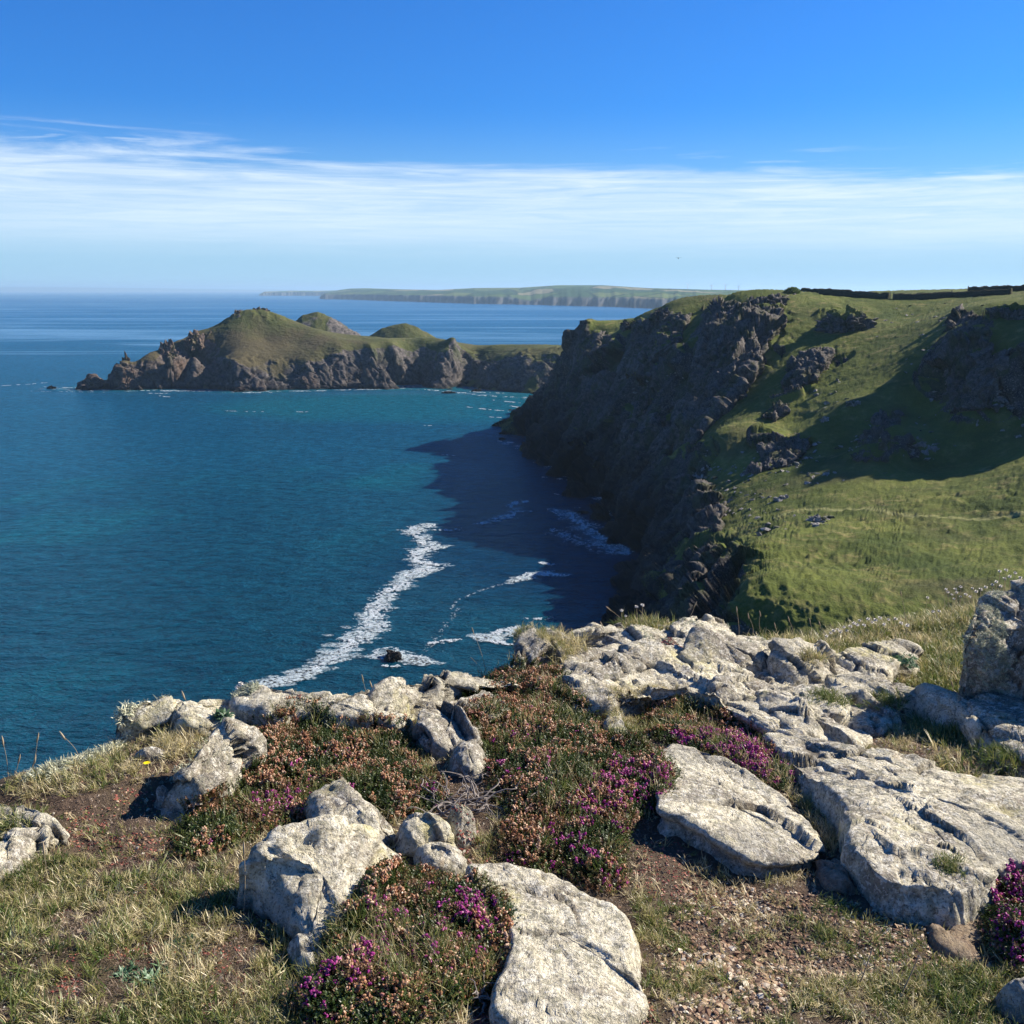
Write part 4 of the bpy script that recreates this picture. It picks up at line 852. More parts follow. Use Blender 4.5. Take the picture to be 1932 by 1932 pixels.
    return root
heather('heather covered in faded peach bells left of the tangle of bare roots', [(440, 1385), (500, 1352), (600, 1350), (690, 1360), (770, 1375), (782, 1420), (835, 1470), (850, 1505), (800, 1535), (745, 1545), (690, 1515), (600, 1500), (585, 1545), (520, 1560), (450, 1590), (350, 1625), (320, 1600), (350, 1530), (400, 1480), (455, 1430)], .038, 10500, 2000, 400, 11,
        purzones=[(545, 1515, 40, .9), (560, 1545, 50, .6), (845, 1480, 34, .9), (815, 1500, 30, .8), (690, 1480, 26, .4), (410, 1595, 26, .8), (500, 1500, 26, .9), (600, 1450, 60, .15), (650, 1520, 24, .6)], grass=150)
heather('largest heather patch, spilling down the middle between pale slabs', [(865, 1330), (905, 1300), (945, 1268), (1010, 1262), (1075, 1290), (1085, 1325), (1120, 1345), (1150, 1400), (1200, 1400), (1270, 1440), (1285, 1490), (1262, 1525), (1225, 1530), (1190, 1560), (1172, 1620), (1190, 1660), (1130, 1680), (1050, 1640), (960, 1630), (930, 1590), (960, 1530), (925, 1490), (915, 1440), (905, 1400), (860, 1380)], .058, 16000, 2600, 650, 12,
        purzones=[(1190, 1470, 60, .8), (1230, 1500, 60, .7), (1150, 1520, 60, .7), (1110, 1590, 60, .7), (1140, 1640, 60, .8), (1090, 1620, 50, .6), (980, 1640, 40, .8), (920, 1430, 60, .3), (1270, 1500, 30, .9), (1000, 1420, 80, .12), (1050, 1650, 30, .7), (1170, 1490, 40, .7)], grass=230)
heather('round heather mound with a grassy crown at the bottom centre', [(640, 1725), (680, 1680), (740, 1660), (810, 1652), (870, 1660), (920, 1690), (955, 1725), (975, 1770), (965, 1830), (900, 1870), (850, 1900), (760, 1925), (650, 1932), (560, 1925), (540, 1870), (590, 1830), (620, 1790)], .088, 11000, 1600, 420, 13,
        purzones=[(690, 1740, 50, .8), (650, 1800, 90, .5), (600, 1850, 60, .6), (620, 1900, 50, .5), (870, 1710, 60, .5), (900, 1730, 60, .6), (860, 1820, 40, .5), (750, 1790, 70, .3)], grass=340)
heather('narrow band of bright purple heather between two big slabs', [(1210, 1345), (1290, 1335), (1370, 1360), (1430, 1395), (1470, 1440), (1515, 1480), (1490, 1490), (1450, 1478), (1400, 1445), (1340, 1420), (1270, 1405), (1220, 1385)], .045, 4600, 1000, 900, 14,
        purzones=[(1395, 1420, 40, .9), (1420, 1440, 40, .9), (1450, 1465, 40, .8), (1300, 1380, 18, .8), (1280, 1395, 18, .8), (1470, 1450, 40, .6), (1360, 1400, 40, .5)], grass=160)
heather('dark heather cushion with purple bells at the bottom right edge', [(1835, 1640), (1860, 1615), (1900, 1610), (1990, 1600), (2050, 1800), (1932, 1830), (1880, 1800), (1862, 1750), (1858, 1690)], .09, 4600, 260, 460, 15,
        purzones=[(1870, 1640, 40, .9), (1890, 1660, 40, .7), (1925, 1650, 60, .5), (1870, 1765, 40, .5), (1900, 1790, 40, .6), (1910, 1700, 50, .5)], grass=40)

# ---- grasses, litter, gravel, lichen
ALL = [(-300, 1960), (-200, 1500), (20, 1470), (150, 1425), (290, 1350), (480, 1345), (760, 1350), (960, 1275), (1270, 1190), (1560, 1195), (1740, 1150), (2000, 1120), (2200, 1500), (2200, 1960)]
def gzone(poly, dens, protos, size, hue, seed, st, clump=.0, cmin=-1, cs=.12, rock_ok=False, rock_only=False, up=.7, tilt=.42, edge=.0, lift=0.0, lean=(-.06, -.02), world=False):
    rg = np.random.default_rng(seed); p, n, e = scatter(poly, dens, rock_ok, rock_only, clump, seed, cmin, cs, edge=edge, world=world)
    if not len(p): return
    p[:, 2] += lift
    h = np.clip(rg.uniform(hue[0], hue[1], len(p)) + .55 * fbm(p / .16, 3, .5, seed + 5), 0, 1)
    st.add(protos, p, rotmats(n, up, tilt=tilt, rg=rg, lean=lean), rg.uniform(size[0], size[1], len(p)), h, rg)
g = Scatter()
gzone([(-100, 1960), (-100, 1640), (60, 1620), (230, 1640), (420, 1640), (540, 1760), (590, 1960)], 7500, GRASS, (.028, .065), (.1, .95), 201, g, .8, .04, .11)
gzone([(-60, 1510), (20, 1475), (160, 1435), (300, 1400), (260, 1470), (150, 1510), (40, 1512)], 4200, GRASS, (.03, .06), (.35, 1), 202, g, .6, -.15, .14)
gzone([(300, 1375), (440, 1345), (420, 1370), (370, 1400), (330, 1440), (290, 1425)], 5500, GRASS, (.04, .075), (.55, 1), 203, g, .5, -.3, .14)
gzone([(900, 1285), (960, 1255), (1060, 1250), (1110, 1240), (1060, 1280), (1000, 1262), (930, 1290)], 4200, GRASS, (.04, .07), (.4, .95), 204, g, .4, -.4, .1, rock_ok=True)
gzone([(1140, 1340), (1220, 1335), (1300, 1345), (1220, 1385), (1150, 1395)], 3600, GRASS, (.03, .05), (.35, 1), 205, g, .4, -.3, .1, rock_ok=True)
gzone([(1430, 1390), (1480, 1430), (1530, 1480), (1580, 1520), (1600, 1600), (1560, 1610), (1530, 1560), (1490, 1510), (1440, 1440)], 6500, GRASS, (.03, .055), (.25, .9), 206, g, .3, -.5, .1)
gzone([(1200, 1700), (1290, 1780), (1420, 1900), (1480, 1960), (1200, 1960), (1215, 1900)], 7500, GRASS, (.03, .055), (.0, .7), 207, g, .7, -.08, .12)
gzone([(1450, 1960), (1530, 1860), (1620, 1840), (1700, 1830), (1850, 1830), (2050, 1850), (2050, 1960)], 8000, GRASS, (.03, .06), (.0, .8), 208, g, .7, -.15, .12)
gzone([(1440, 1760), (1560, 1700), (1640, 1720), (1680, 1800), (1600, 1850), (1480, 1800)], 5200, GRASS, (.03, .045), (.05, .6), 209, g, .6, -.08, .12)
gzone([(1560, 1250), (1560, 1195), (1740, 1150), (1860, 1140), (1860, 1330), (1740, 1300), (1650, 1290)], 3000, GRASS, (.05, .10), (.2, .8), 210, g, .5, -.25, .2)
gzone([(1400, 1215), (1560, 1215), (1600, 1185), (1740, 1145), (1860, 1125), (1860, 1180), (1700, 1200), (1560, 1235)], 2600, GRASS, (.07, .13), (.25, .85), 211, g, .3, -.5, .2)
gzone([(1180, 1640), (1300, 1600), (1480, 1690), (1560, 1740), (1420, 1800), (1260, 1760), (1190, 1720)], 2600, GRASS, (.025, .05), (.45, 1), 212, g, .7, .02, .14)
gzone([(1700, 1720), (1560, 1680), (1600, 1640), (1700, 1720), (1850, 1700), (1780, 1760)], 3000, GRASS, (.02, .04), (.4, 1), 213, g, .6, 0, .12)
gzone(ALL, 1500, GRASS, (.025, .055), (.3, 1), 214, g, .6, -.1, .2)
gzone([(880, 1600), (930, 1580), (960, 1630), (900, 1640)], 5000, GRASS, (.02, .04), (.4, .9), 215, g)
gzone([(1560, 1370), (1700, 1320), (1850, 1370), (1900, 1440), (1750, 1425), (1640, 1410)], 2600, GRASS, (.02, .045), (.4, 1), 216, g, .6, .0, .1)
gzone([(2.0, 5.8), (1.35, 1.9), (1.0, .9), (4.8, .9), (6.0, 4.0), (5.2, 6.8), (3.2, 6.4)], 520, GRASS, (.05, .11), (.1, .9), 218, g, .4, -.3, .2, world=True)
gzone([(-1.0, 1.2), (1.0, 1.2), (.95, 1.9), (-.95, 1.85), (-1.65, 3.0), (-2.0, 2.6), (-1.9, 1.4)], 700, GRASS, (.04, .08), (.1, .9), 219, g, .4, -.3, .2, world=True)
link('short_grass', g.build('short_grass', m_grass), label='short coastal grass and straw growing over the cliff top between the rocks', category='grass', kind='stuff')
l = Scatter()
gzone(ALL, 9000, PEB, (.0018, .0045), (0, .9), 221, l, .5, -.3, .2)
gzone([(160, 1600), (200, 1520), (330, 1530), (420, 1600), (440, 1700), (300, 1800), (120, 1800)], 7000, PEB, (.002, .005), (0, .8), 222, l, .4, -.3, .15)
gzone(ALL, 4200, [tussock(3, 1.5, .05, (.2, 1.5), .3) for _ in range(6)], (.012, .03), (.1, 1), 223, l, .5, -.3, .15)
gzone([(-60, 1960), (-60, 1620), (420, 1620), (560, 1960)], 16000, [tussock(3, 1.5, .05, (.2, 1.5), .3) for _ in range(6)], (.012, .028), (.1, 1), 224, l, .3, -.4, .15)
link('dead_litter', l.build('dead_litter', m_litter), label='dark crumbs and dead plant litter lying on the peaty soil', category='litter', kind='stuff')
l = Scatter()
gzone([(130, 1600), (120, 1520), (200, 1460), (330, 1430), (400, 1470), (330, 1520), (330, 1620), (200, 1640)], 8000, PEB, (.003, .0065), (.1, 1), 231, l, .8, .02, .12)
gzone([(100, 1960), (100, 1700), (400, 1650), (540, 1960)], 7000, PEB, (.003, .006), (.1, .9), 232, l, .8, .08, .10)
gzone([(1330, 1560), (1200, 1600), (1190, 1680), (1300, 1720), (1450, 1700), (1380, 1620)], 6000, PEB, (.003, .006), (.1, .8), 233, l, .8, .0, .12)
gzone([(1290, 1172), (1340, 1160), (1380, 1185), (1388, 1198), (1330, 1190)], 20000, PEB, (.004, .009), (.2, .8), 234, l, rock_ok=True)
gzone([(1240, 1235), (1262, 1225), (1285, 1245), (1262, 1260)], 20000, PEB, (.004, .009), (.0, .5), 235, l, rock_ok=True)
gzone([(850, 1585), (900, 1580), (930, 1615), (900, 1640), (860, 1610)], 12000, PEB, (.003, .007), (.1, .9), 236, l, rock_ok=True)
gzone([(900, 1900), (990, 1880), (1020, 1960), (880, 1960)], 12000, PEB, (.003, .007), (.1, .7), 237, l)
gzone([(1110, 1920), (1180, 1880), (1240, 1900), (1230, 1960), (1110, 1960)], 12000, PEB, (.003, .007), (.1, 1), 238, l)
gzone([(770, 1320), (880, 1285), (950, 1290), (900, 1310), (800, 1330)], 12000, PEB, (.004, .007), (.2, .8), 239, l, .5, -.1, .08, rock_ok=True)
link('stonecrop', l.build('stonecrop', m_red), label='low red and rust coloured stonecrop creeping over soil and rock edges', category='ground cover', kind='stuff')
l = Scatter()
gzone([(1270, 1960), (1230, 1760), (1290, 1660), (1440, 1680), (1600, 1700), (1760, 1760), (1900, 1830), (1860, 1850), (1700, 1830), (1500, 1890), (1420, 1960)], 13000, PEB, (.0035, .0095), (.05, 1), 241, l, .3, -.45, .15, rock_ok=False, tilt=.5)
gzone([(1290, 1930), (1280, 1800), (1400, 1780), (1480, 1880), (1430, 1960)], 2600, PEB, (.008, .016), (.3, 1), 242, l, tilt=.5)
gzone([(1400, 1370), (1600, 1370), (1900, 1450), (1850, 1470), (1640, 1420)], 6000, PEB, (.003, .007), (.0, .6), 243, l, .3, -.3)
gzone(ALL, 350, PEB, (.004, .009), (.3, 1), 244, l)
link('slate_gravel', l.build('slate_gravel', m_peb), label='loose brown slate chips on the bare soil at lower right', category='gravel', kind='stuff')
l = Scatter()
gzone([(40, 1480), (150, 1425), (230, 1370), (290, 1330), (330, 1322), (330, 1345), (260, 1380), (200, 1430), (100, 1470)], 30000, LICH, (.03, .06), (.1, 1), 251, l, .3, -.3, .1, rock_ok=True)
gzone([(430, 1340), (470, 1310), (520, 1310), (560, 1350), (470, 1360)], 14000, LICH, (.025, .045), (.1, 1), 252, l, .6, .0, .08, rock_ok=True)
gzone([(330, 1450), (420, 1370), (440, 1360), (380, 1420), (320, 1490), (270, 1520)], 6000, LICH, (.015, .03), (0, .8), 253, l, .3, -.1, .1, rock_ok=True)
gzone([(620, 1312), (760, 1345), (760, 1352), (640, 1325)], 6000, LICH, (.015, .028), (.2, 1), 254, l, .4, -.1, .08, rock_ok=True)
gzone([(1500, 1230), (1400, 1200), (1080, 1190), (990, 1190), (970, 1240), (1100, 1260), (1300, 1260)], 3500, LICH, (.012, .026), (.2, 1), 255, l, .8, .12, .1, rock_ok=True, rock_only=True)
gzone([(900, 1285), (960, 1258), (1000, 1262), (940, 1290)], 6000, LICH, (.015, .03), (.2, 1), 256, l, rock_ok=True)
link('shaggy_lichen', l.build('shaggy_lichen', m_lich), label='pale grey green shaggy lichen fringing the cliff edge rocks', category='lichen', kind='stuff')
#@@END_STUFF

# ================================================================== crags, sea rocks and skerries
M_PALE = mat_land('pale_boulder', 2.0, dark=0.0, rock_a=(.13, .12, .11), rock_b=(.42, .39, .35))
M_CRAG = [mat_land('slate_crag', 1.6, dark=.85, rock_a=(.024, .023, .023), rock_b=(.17, .155, .14)), mat_land('brown_crag', 1.3, dark=.2, rock_a=(.05, .035, .03), rock_b=(.24, .17, .13)), M_PALE]
def crag(name, label, cat, loc, r_, seed, mat=0, rock=1.0, tint=0.0, lean=(0, 0), n=(72, 44), sharp=1.0, group=None, rz=0.0, scrub=0, top_turf=0.0):
    nu, nv = n; th = np.linspace(0, 2 * math.pi, nu, endpoint=False); ph = np.linspace(0.02, math.pi * .68, nv)
    T_, H_ = np.meshgrid(th, ph); d = np.stack([np.sin(H_) * np.cos(T_), np.sin(H_) * np.sin(T_), np.cos(H_)], -1).reshape(-1, 3)
    r_ = np.array(r_, float); m = r_.mean(); q = d * r_ / m
    b = np.stack([q[:, 0] * .85 + q[:, 2] * .5, q[:, 1], -q[:, 0] * .5 + q[:, 2] * .85], 1) * np.array([1, 1, .55])
    fa, ea, _i = facets(b * 2.3 + seed * 3.3, seed); fb, eb, _j = facets(b * 6.5 + seed, seed + 2)
    k = 0.9 + sharp * (0.40 * fa - .10 * sstep(.08, 0, ea) + .15 * fb - .04 * sstep(.08, 0, eb) + .22 * fbm(b * 1.3 + seed, 3, .55, seed + 4) + .06 * fbm(b * 7, 3, .6, seed + 6, ridged=True))
    v = d * r_ * k[:, None]; v[:, 0] += v[:, 2] * lean[0]; v[:, 1] += v[:, 2] * lean[1]
    turf = np.clip(rock - top_turf * sstep(.55, .9, d[:, 2]), 0, 1)
    me = mesh_np(name, v, gridfaces(nv, nu, True)[:, ::-1], M_CRAG[mat], {'rock': turf, 'tint': np.full(len(v), tint), 'scrub': np.full(len(v), scrub)}, smooth=False)
    return thing(name, label, cat, loc, group, me, rz)
def onhill(px, py, Y, dz=0.0):
    if Y < 600: Y = min(Y + 40, float(hill_hit(np.array([px], float), np.array([py], float))[0]))
    x, y, z = P(px, py, Y); return (x, y, z + dz)
for (lab, px, py, Y, r_, sd, tt) in [
    ('shaded outcrop just below the field wall, casting a long shadow', 1592, 612, 325, (8, 5, 5.0), 12, .6),
    ('small crag on the skyline at the far right', 1908, 588, 262, (6, 4, 3.0), 18, .7),
    ('sharp pinnacle standing off the dark cliff face', 1218, 775, 372, (3.4, 3, 6.5), 22, 0),
    ('knobbly outcrop on the edge below the far meadow', 1248, 592, 404, (5, 4, 4), 24, .4),
    ('squat outcrop on the far meadow edge by the sea', 1190, 608, 436, (4, 4, 3), 25, .6),
    ('mossy rock on the skyline beside the round bush', 1452, 568, 352, (7, 5, 3.4), 26, .4)]:
    crag('rock_outcrop', lab, 'rock outcrop', onhill(px, py + 10, Y, 0), r_, sd, 0, group='outcrops on the hillside', rz=sd, top_turf=tt)
def buttress(name, label, left, right, bulge, seed, cell=(3.0, 3.0, 13.0), amp=1.5, slant=(-.25, 0), nu=150, nv=200, turf=.4, fade=.16):
    nu = int(nu * .8); nv = int(nv * .8)
    v = np.linspace(0, 1, nv); u = np.linspace(0, 1, nu); t_ = lambda pts, k: np.interp(v, np.linspace(0, 1, len(pts)), [p[k] for p in pts])
    Lx, Ly, Rx, Ry = t_(left, 0), t_(left, 1), t_(right, 0), t_(right, 1)
    wobl = fbm(np.stack([v * 6, v * 0, v * 0 + seed], 1), 3, .6, seed) * .05; wobr = fbm(np.stack([v * 6, v * 0 + 9, v * 0 + seed], 1), 3, .6, seed + 1) * .05
    U = u[None] * (1 + wobr - wobl)[:, None] + wobl[:, None]; PX = Lx[:, None] + (Rx - Lx)[:, None] * U; PY = Ly[:, None] + (Ry - Ly)[:, None] * U
    ci = np.linspace(0, nv - 1, 13).astype(int); cj = np.linspace(0, nu - 1, 11).astype(int); H = hill_hit(PX[np.ix_(ci, cj)], PY[np.ix_(ci, cj)])
    H = np.array([np.interp(u, u[cj], row) for row in H]); H = np.array([np.interp(v, v[ci], H[:, j]) for j in range(nu)]).T
    H = blur(H, 14)
    e = np.minimum(np.minimum(u, 1 - u)[None], np.minimum(v + .12, 1 - v)[:, None] * .9); pr = sstep(0, fade, e)
    Y = H - bulge * pr * (0.55 + .45 * np.sin(math.pi * np.clip(u, 0, 1))[None]) + 5.0 * (1 - pr)
    k = Y / (cp + (966 - PY) / FPX * sp); X = (PX - 966) / FPX * k; Z = CAM_H + k * (-sp + (966 - PY) / FPX * cp)
    bk = np.linspace(1, 0.02, 26)[:, None] ** 1.4 * 24      # the top runs back into the hill
    X = np.concatenate([X[:1] * (1 + bk / Y[:1]), X]); Z = np.concatenate([Z[:1] - bk * .22 - (bk / 24) ** 3 * 4, Z]); Y = np.concatenate([Y[:1] + bk, Y])
    p = np.stack([X, Y, Z], -1).reshape(-1, 3); n = grid_normals(X, Y, Z); fl = n[..., 1] > .3; n[fl] *= -1; n = np.stack([blur(n[..., i], 6) for i in range(3)], -1); n /= np.linalg.norm(n, axis=-1, keepdims=True)
    q = p.copy(); q[:, 0] += slant[0] * p[:, 2]; q[:, 1] += slant[1] * p[:, 2]; q += .8 * np.stack([fbm(p / 4, 2, .5, seed + 61), fbm(p / 4 + 7, 2, .5, seed + 62), p[:, 0] * 0], 1)
    fa, ea, _i = facets(q / np.array(cell), seed); fb, eb, _j = facets(q / (np.array(cell) * (.36, .36, .22)) + 4, seed + 1); fc, ec, _l = facets(q / (np.array(cell) * 2.6) + 9, seed + 2)
    d = amp * (fa * 1.1 - .55 * sstep(.09, 0, ea) + fb * .26 - .16 * sstep(.1, 0, eb) + fc * 1.9 + .5 * fbm(q / np.array([2.2, 2.2, 8]), 4, .6, seed + 5, ridged=True)); d = d.reshape(X.shape) * np.clip(np.concatenate([np.full((26, nu), .8), pr]), .15, 1)
    X, Y, Z = X + n[..., 0] * d, Y + n[..., 1] * d, Z + n[..., 2] * d
    nz2 = blur(grid_normals(X, Y, Z)[..., 2], 2); rk = np.clip(1 - turf * sstep(.60, .85, nz2) - .5 * (1 - np.concatenate([np.zeros((26, nu)) + .5, pr])) * 0, 0, 1)
    me = mesh_np(name, np.stack([X, Y, Z], -1).reshape(-1, 3), gridfaces(*X.shape)[:, ::-1], M_CRAG[0], {'rock': rk.ravel(), 'tint': rk.ravel() * .12, 'scrub': rk.ravel() * .3}, smooth=True)
    return thing(name, label, 'rock face', me=me)
buttress('rock_buttress', 'great ribbed rock buttress below the skyline bush, its right side catching sun', [(1318, 585), (1302, 640), (1295, 700), (1275, 760), (1250, 820), (1225, 870)], [(1496, 556), (1490, 610), (1455, 680), (1400, 745), (1345, 800), (1290, 870)], 9, 501, amp=2.0, cell=(3.2, 3.6, 21), slant=(-.42, 0), nu=170, nv=220)
buttress('rock_buttress', 'dark stepped rock face left of the great ribbed buttress, grassy ledges on top', [(1190, 612), (1172, 670), (1150, 740)], [(1318, 588), (1298, 640), (1240, 730)], 6, 502, cell=(5, 5, 6), amp=1.4, turf=1, nu=150, nv=150)
buttress('rock_buttress', 'blunt rock head of the far point above the headland corner', [(1076, 622), (1072, 680), (1062, 750)], [(1142, 632), (1130, 690), (1112, 760)], 6, 503, cell=(4, 4, 8), amp=1.3, turf=.9, nu=110, nv=150)
buttress('rock_buttress', 'dark cliff rib dropping to the sea below the far point', [(1098, 700), (1075, 780), (1050, 850)], [(1190, 720), (1165, 810), (1128, 900)], 7, 504, cell=(5, 5, 14), amp=2.0, turf=.6)
buttress('rock_buttress', 'dark cliff rib dropping to the sea under the sharp pinnacle', [(1190, 770), (1150, 860), (1135, 950)], [(1300, 800), (1255, 900), (1200, 1000)], 8, 505, cell=(5, 5, 14), amp=2.0, turf=.5)
buttress('rock_buttress', 'black cliff wall above the sea at the lower end of the hillside', [(1250, 900), (1215, 1000), (1190, 1110)], [(1385, 950), (1370, 1040), (1310, 1150)], 7, 506, cell=(4, 4, 13), amp=1.8, turf=.25, nu=190, nv=220)
buttress('rock_buttress', 'tall jointed crag face at the head of the shaded hollow', [(1800, 585), (1762, 640), (1705, 700)], [(1885, 600), (1880, 670), (1860, 735)], 5, 507, cell=(3.2, 3.2, 5), amp=1.4, turf=.6, nu=170, nv=170)
buttress('rock_outcrop', 'dark craggy outcrop halfway up the slope with sunlit top edges', [(1500, 668), (1478, 700), (1462, 740)], [(1578, 662), (1568, 690), (1520, 740)], 5.5, 509, cell=(2.6, 2.6, 4), amp=1.3, turf=.4, nu=110, nv=110)
buttress('rock_outcrop', 'rock rib below the craggy outcrop running down into shade', [(1478, 735), (1452, 760), (1425, 800)], [(1518, 735), (1500, 765), (1460, 800)], 2.5, 510, cell=(1.8, 1.8, 3), amp=1.0, turf=.5, nu=90, nv=90)
buttress('rock_outcrop', 'low scree covered outcrop in the middle of the shaded hollow', [(1650, 790), (1612, 835), (1598, 880)], [(1700, 785), (1705, 835), (1672, 885)], 2.0, 511, cell=(1.4, 1.4, 2), amp=1.0, turf=.7, nu=110, nv=110)
buttress('rock_outcrop', 'low rock outcrop at the lower end of the shaded hollow', [(1440, 835), (1410, 870), (1400, 905)], [(1545, 815), (1530, 850), (1480, 890)], 2.0, 512, cell=(1.8, 1.8, 2.4), amp=1.0, turf=.7, nu=110, nv=90)
buttress('rock_buttress', 'ribbed lower crag face in the hollow beneath the tall jointed one', [(1800, 690), (1775, 740), (1750, 790)], [(1915, 660), (1905, 730), (1890, 790)], 4, 508, cell=(2.4, 2.4, 4), amp=1.2, turf=.5, nu=150, nv=150)
# unseen knoll added past the right edge to cast the hollow's long shadow
shadow_knoll = crag('hill', '', '', (163, 259, 52), (21, 36, 53), 97, 0, rock=.55, n=(150, 90), sharp=.35, top_turf=.5)
del shadow_knoll['label']; del shadow_knoll['category']; shadow_knoll['kind'] = 'structure'
for i, (lab, px, py, Y, s_) in enumerate([('pair of pale boulders on the turf beyond the sheep path', 1540, 985, 190, 1.3), ('pale loose boulder left of the path end, in shade', 1478, 945, 212, 1.3), ('pale boulder lowest under the ribbed outcrops', 1850, 800, 212, 1.5),
        ('pale boulder in the shade left of the scree outcrop', 1560, 795, 246, 1.2), ('small white boulder by itself in the shaded hollow', 1757, 850, 208, 1.3), ('white boulder right at the shadow edge on the terrace', 1738, 840, 212, .9), ('flat pale boulder high in the shaded hollow', 1610, 765, 252, 1.4)]):
    crag('boulder', lab, 'boulder', onhill(px, py, Y), (s_ * 1.4, s_, s_ * .9), 40 + i, 2, group='loose boulders on the slope', n=(36, 22))
for (lab, px, py, dz, r_, sd, m_, tn) in [
    ('brown rock alone in the sea inside the curve of foam', 742, 1243, 0, (2.7, 2.0, 1.9), 61, 1, .8),
    ('black rock awash below the dark cliffs', 1133, 979, 0, (4.2, 3.4, 3.6), 62, 0, 0),
    ('low black rock left of the bigger one awash below the cliffs', 1098, 968, 0, (2.6, 1.6, 1.0), 63, 0, 0),
    ('dark reef poking out at the foot of the point', 958, 818, 0, (5.5, 4.5, 2.2), 64, 0, 0),
    ('small dark rock in the water just off the reef', 948, 829, 0, (2.6, 2, 1.2), 65, 0, 0),
    ('dark reef block joined to the shore under the far point', 995, 800, 0, (7, 6, 6), 66, 0, .1),
    ('low reef between the bay and the headland corner', 1025, 765, 0, (7, 5, 4.5), 67, 0, .3),
    ('dark hump islet at the seaward tip of the headland', 178, 734, 0, (14, 8, 8.5), 68, 1, .25),
    ('castle shaped brown stack next to the islet', 243, 734, 0, (11, 9, 19), 69, 1, .9),
    ('leaning brown stack between the castle stack and the cliffs', 272, 732, 0, (7, 7, 24), 70, 1, .9),
    ('tiny black skerry furthest out to sea', 97, 733, 0, (4, 3, 2.4), 71, 0, 0),
    ('low wave washed rock off the middle of the headland cliffs', 845, 742, 0, (5, 3, 1.8), 72, 0, .2),
    ('rock with white water round it near the corner of the bay', 900, 738, 0, (5, 3, 2.2), 73, 0, .2),
    ('rock ledge at the foot of the tan buttress', 455, 738, 0, (10, 5, 4), 74, 1, .7)]:
    crag('sea_rock', lab, 'sea rock', W(px, py), [q * .8 for q in r_], sd, m_, tint=tn, group='rocks standing in the sea', rz=sd * .7)
for (lab, px, py, Y, r_, sd) in [
    ('thin rock pinnacle lowest on the headland ridge', 240, 700, 748, (4.5, 4, 13), 81), ('forked rock pinnacle next up the headland ridge', 318, 668, 762, (7, 5, 12), 82), ('broad rock tor halfway up the headland ridge', 368, 642, 776, (9, 6, 9), 83),
    ('square tor on the shoulder just below the headland summit', 452, 600, 806, (7, 6, 8.5), 84), ('summit tor on the grassy dome of the headland', 490, 590, 810, (9, 6, 5.5), 85), ('small rock on the ridge between the tors', 398, 628, 790, (5, 4, 4), 86)]:
    crag('tor', lab, 'tor', onhill(px, py + 6, Y), r_, sd, 1, tint=.15, group='tors along the headland ridge', rz=sd)

# the two hills standing behind the headland
def hump(label, prof, Y, seed, rocky, depth, name='hill'):
    xs_ = np.array([p[0] for p in prof], float); ys_ = np.array([p[1] for p in prof], float); nu = 110; nv = 60
    px = np.linspace(xs_[0], xs_[-1], nu); t = np.linspace(-1, 1, nv); T2 = np.interp(px, xs_, ys_)
    top = np.array([P(a, b, Y) for a, b in zip(px, T2)]); V = []
    for tv in t:
        zz = np.minimum(top[:, 2], 200); h = zz - 8; w_ = 1 - abs(tv) ** 1.35
        V.append(np.column_stack([top[:, 0], top[:, 1] + tv * depth, 8 + h * w_]))
    V = np.concatenate(V); q = V / 6.0; dsp = fbm(q, 4, .6, seed) * 1.0; V[:, 2] += dsp * np.where(np.tile(t == 0, 1).repeat(nu), .3, 1)
    f1, f2, cid = worley(V / np.array([5, 5, 4.]), seed); rk = np.clip(rocky * sstep(.25, .6, .5 + .5 * fbm(V / 14, 3, .5, seed + 2) + (rocky - .5) * .5), 0, 1); V[:, 2] += rk * (cid - .5) * 3.5
    me = mesh_np(name, V, gridfaces(nv, nu), m_head, {'rock': rk, 'tint': rk * 0, 'scrub': np.clip(fbm(V / 20, 2, .5, 9), 0, 1) * .5})
    o = link(name, me, kind='structure'); return o
hump('', [(540, 640), (560, 604), (572, 593), (600, 588), (625, 598), (650, 614), (680, 632), (705, 646)], 925, 5, .62, 42)
hump('', [(665, 660), (688, 638), (720, 620), (748, 611), (765, 609), (785, 616), (810, 630), (830, 643), (850, 655)], 905, 6, .05, 32)

# ---- far coast
m_far, t = newmat('far_fields_and_cliffs')
pos = t.n('ShaderNodeNewGeometry').outputs['Position']; nz = t.n('ShaderNodeSeparateXYZ', {0: t.n('ShaderNodeNewGeometry').outputs['Normal']}).outputs[2]
vo = t.n('ShaderNodeTexVoronoi', {'Vector': t.mapv(pos, scale=(1, .45, .2)), 'Scale': 0.0042}); vc = t.n('ShaderNodeSeparateColor', {0: vo.outputs['Color']}).outputs[0]
ve = t.n('ShaderNodeTexVoronoi', {'Vector': t.mapv(pos, scale=(1, .45, .2)), 'Scale': 0.0042}, feature='DISTANCE_TO_EDGE').outputs[0]
fc_ = t.ramp(vc, [(0, (.04, .07, .03)), (.35, (.07, .105, .035)), (.6, (.10, .125, .045)), (.8, (.19, .17, .10)), (1, (.05, .065, .03))], 'CONSTANT')
fc_ = t.mix(t.rng(ve, .02, .05), (.025, .04, .02), fc_)
cl_ = t.mix(t.noise(t.mapv(pos, scale=(1, 1, 1.5)), .008, 6, .7), (.03, .035, .045), (.10, .095, .09))
out(t, principled(t, t.mix(t.attr('cliff'), fc_, cl_), 1, 0))
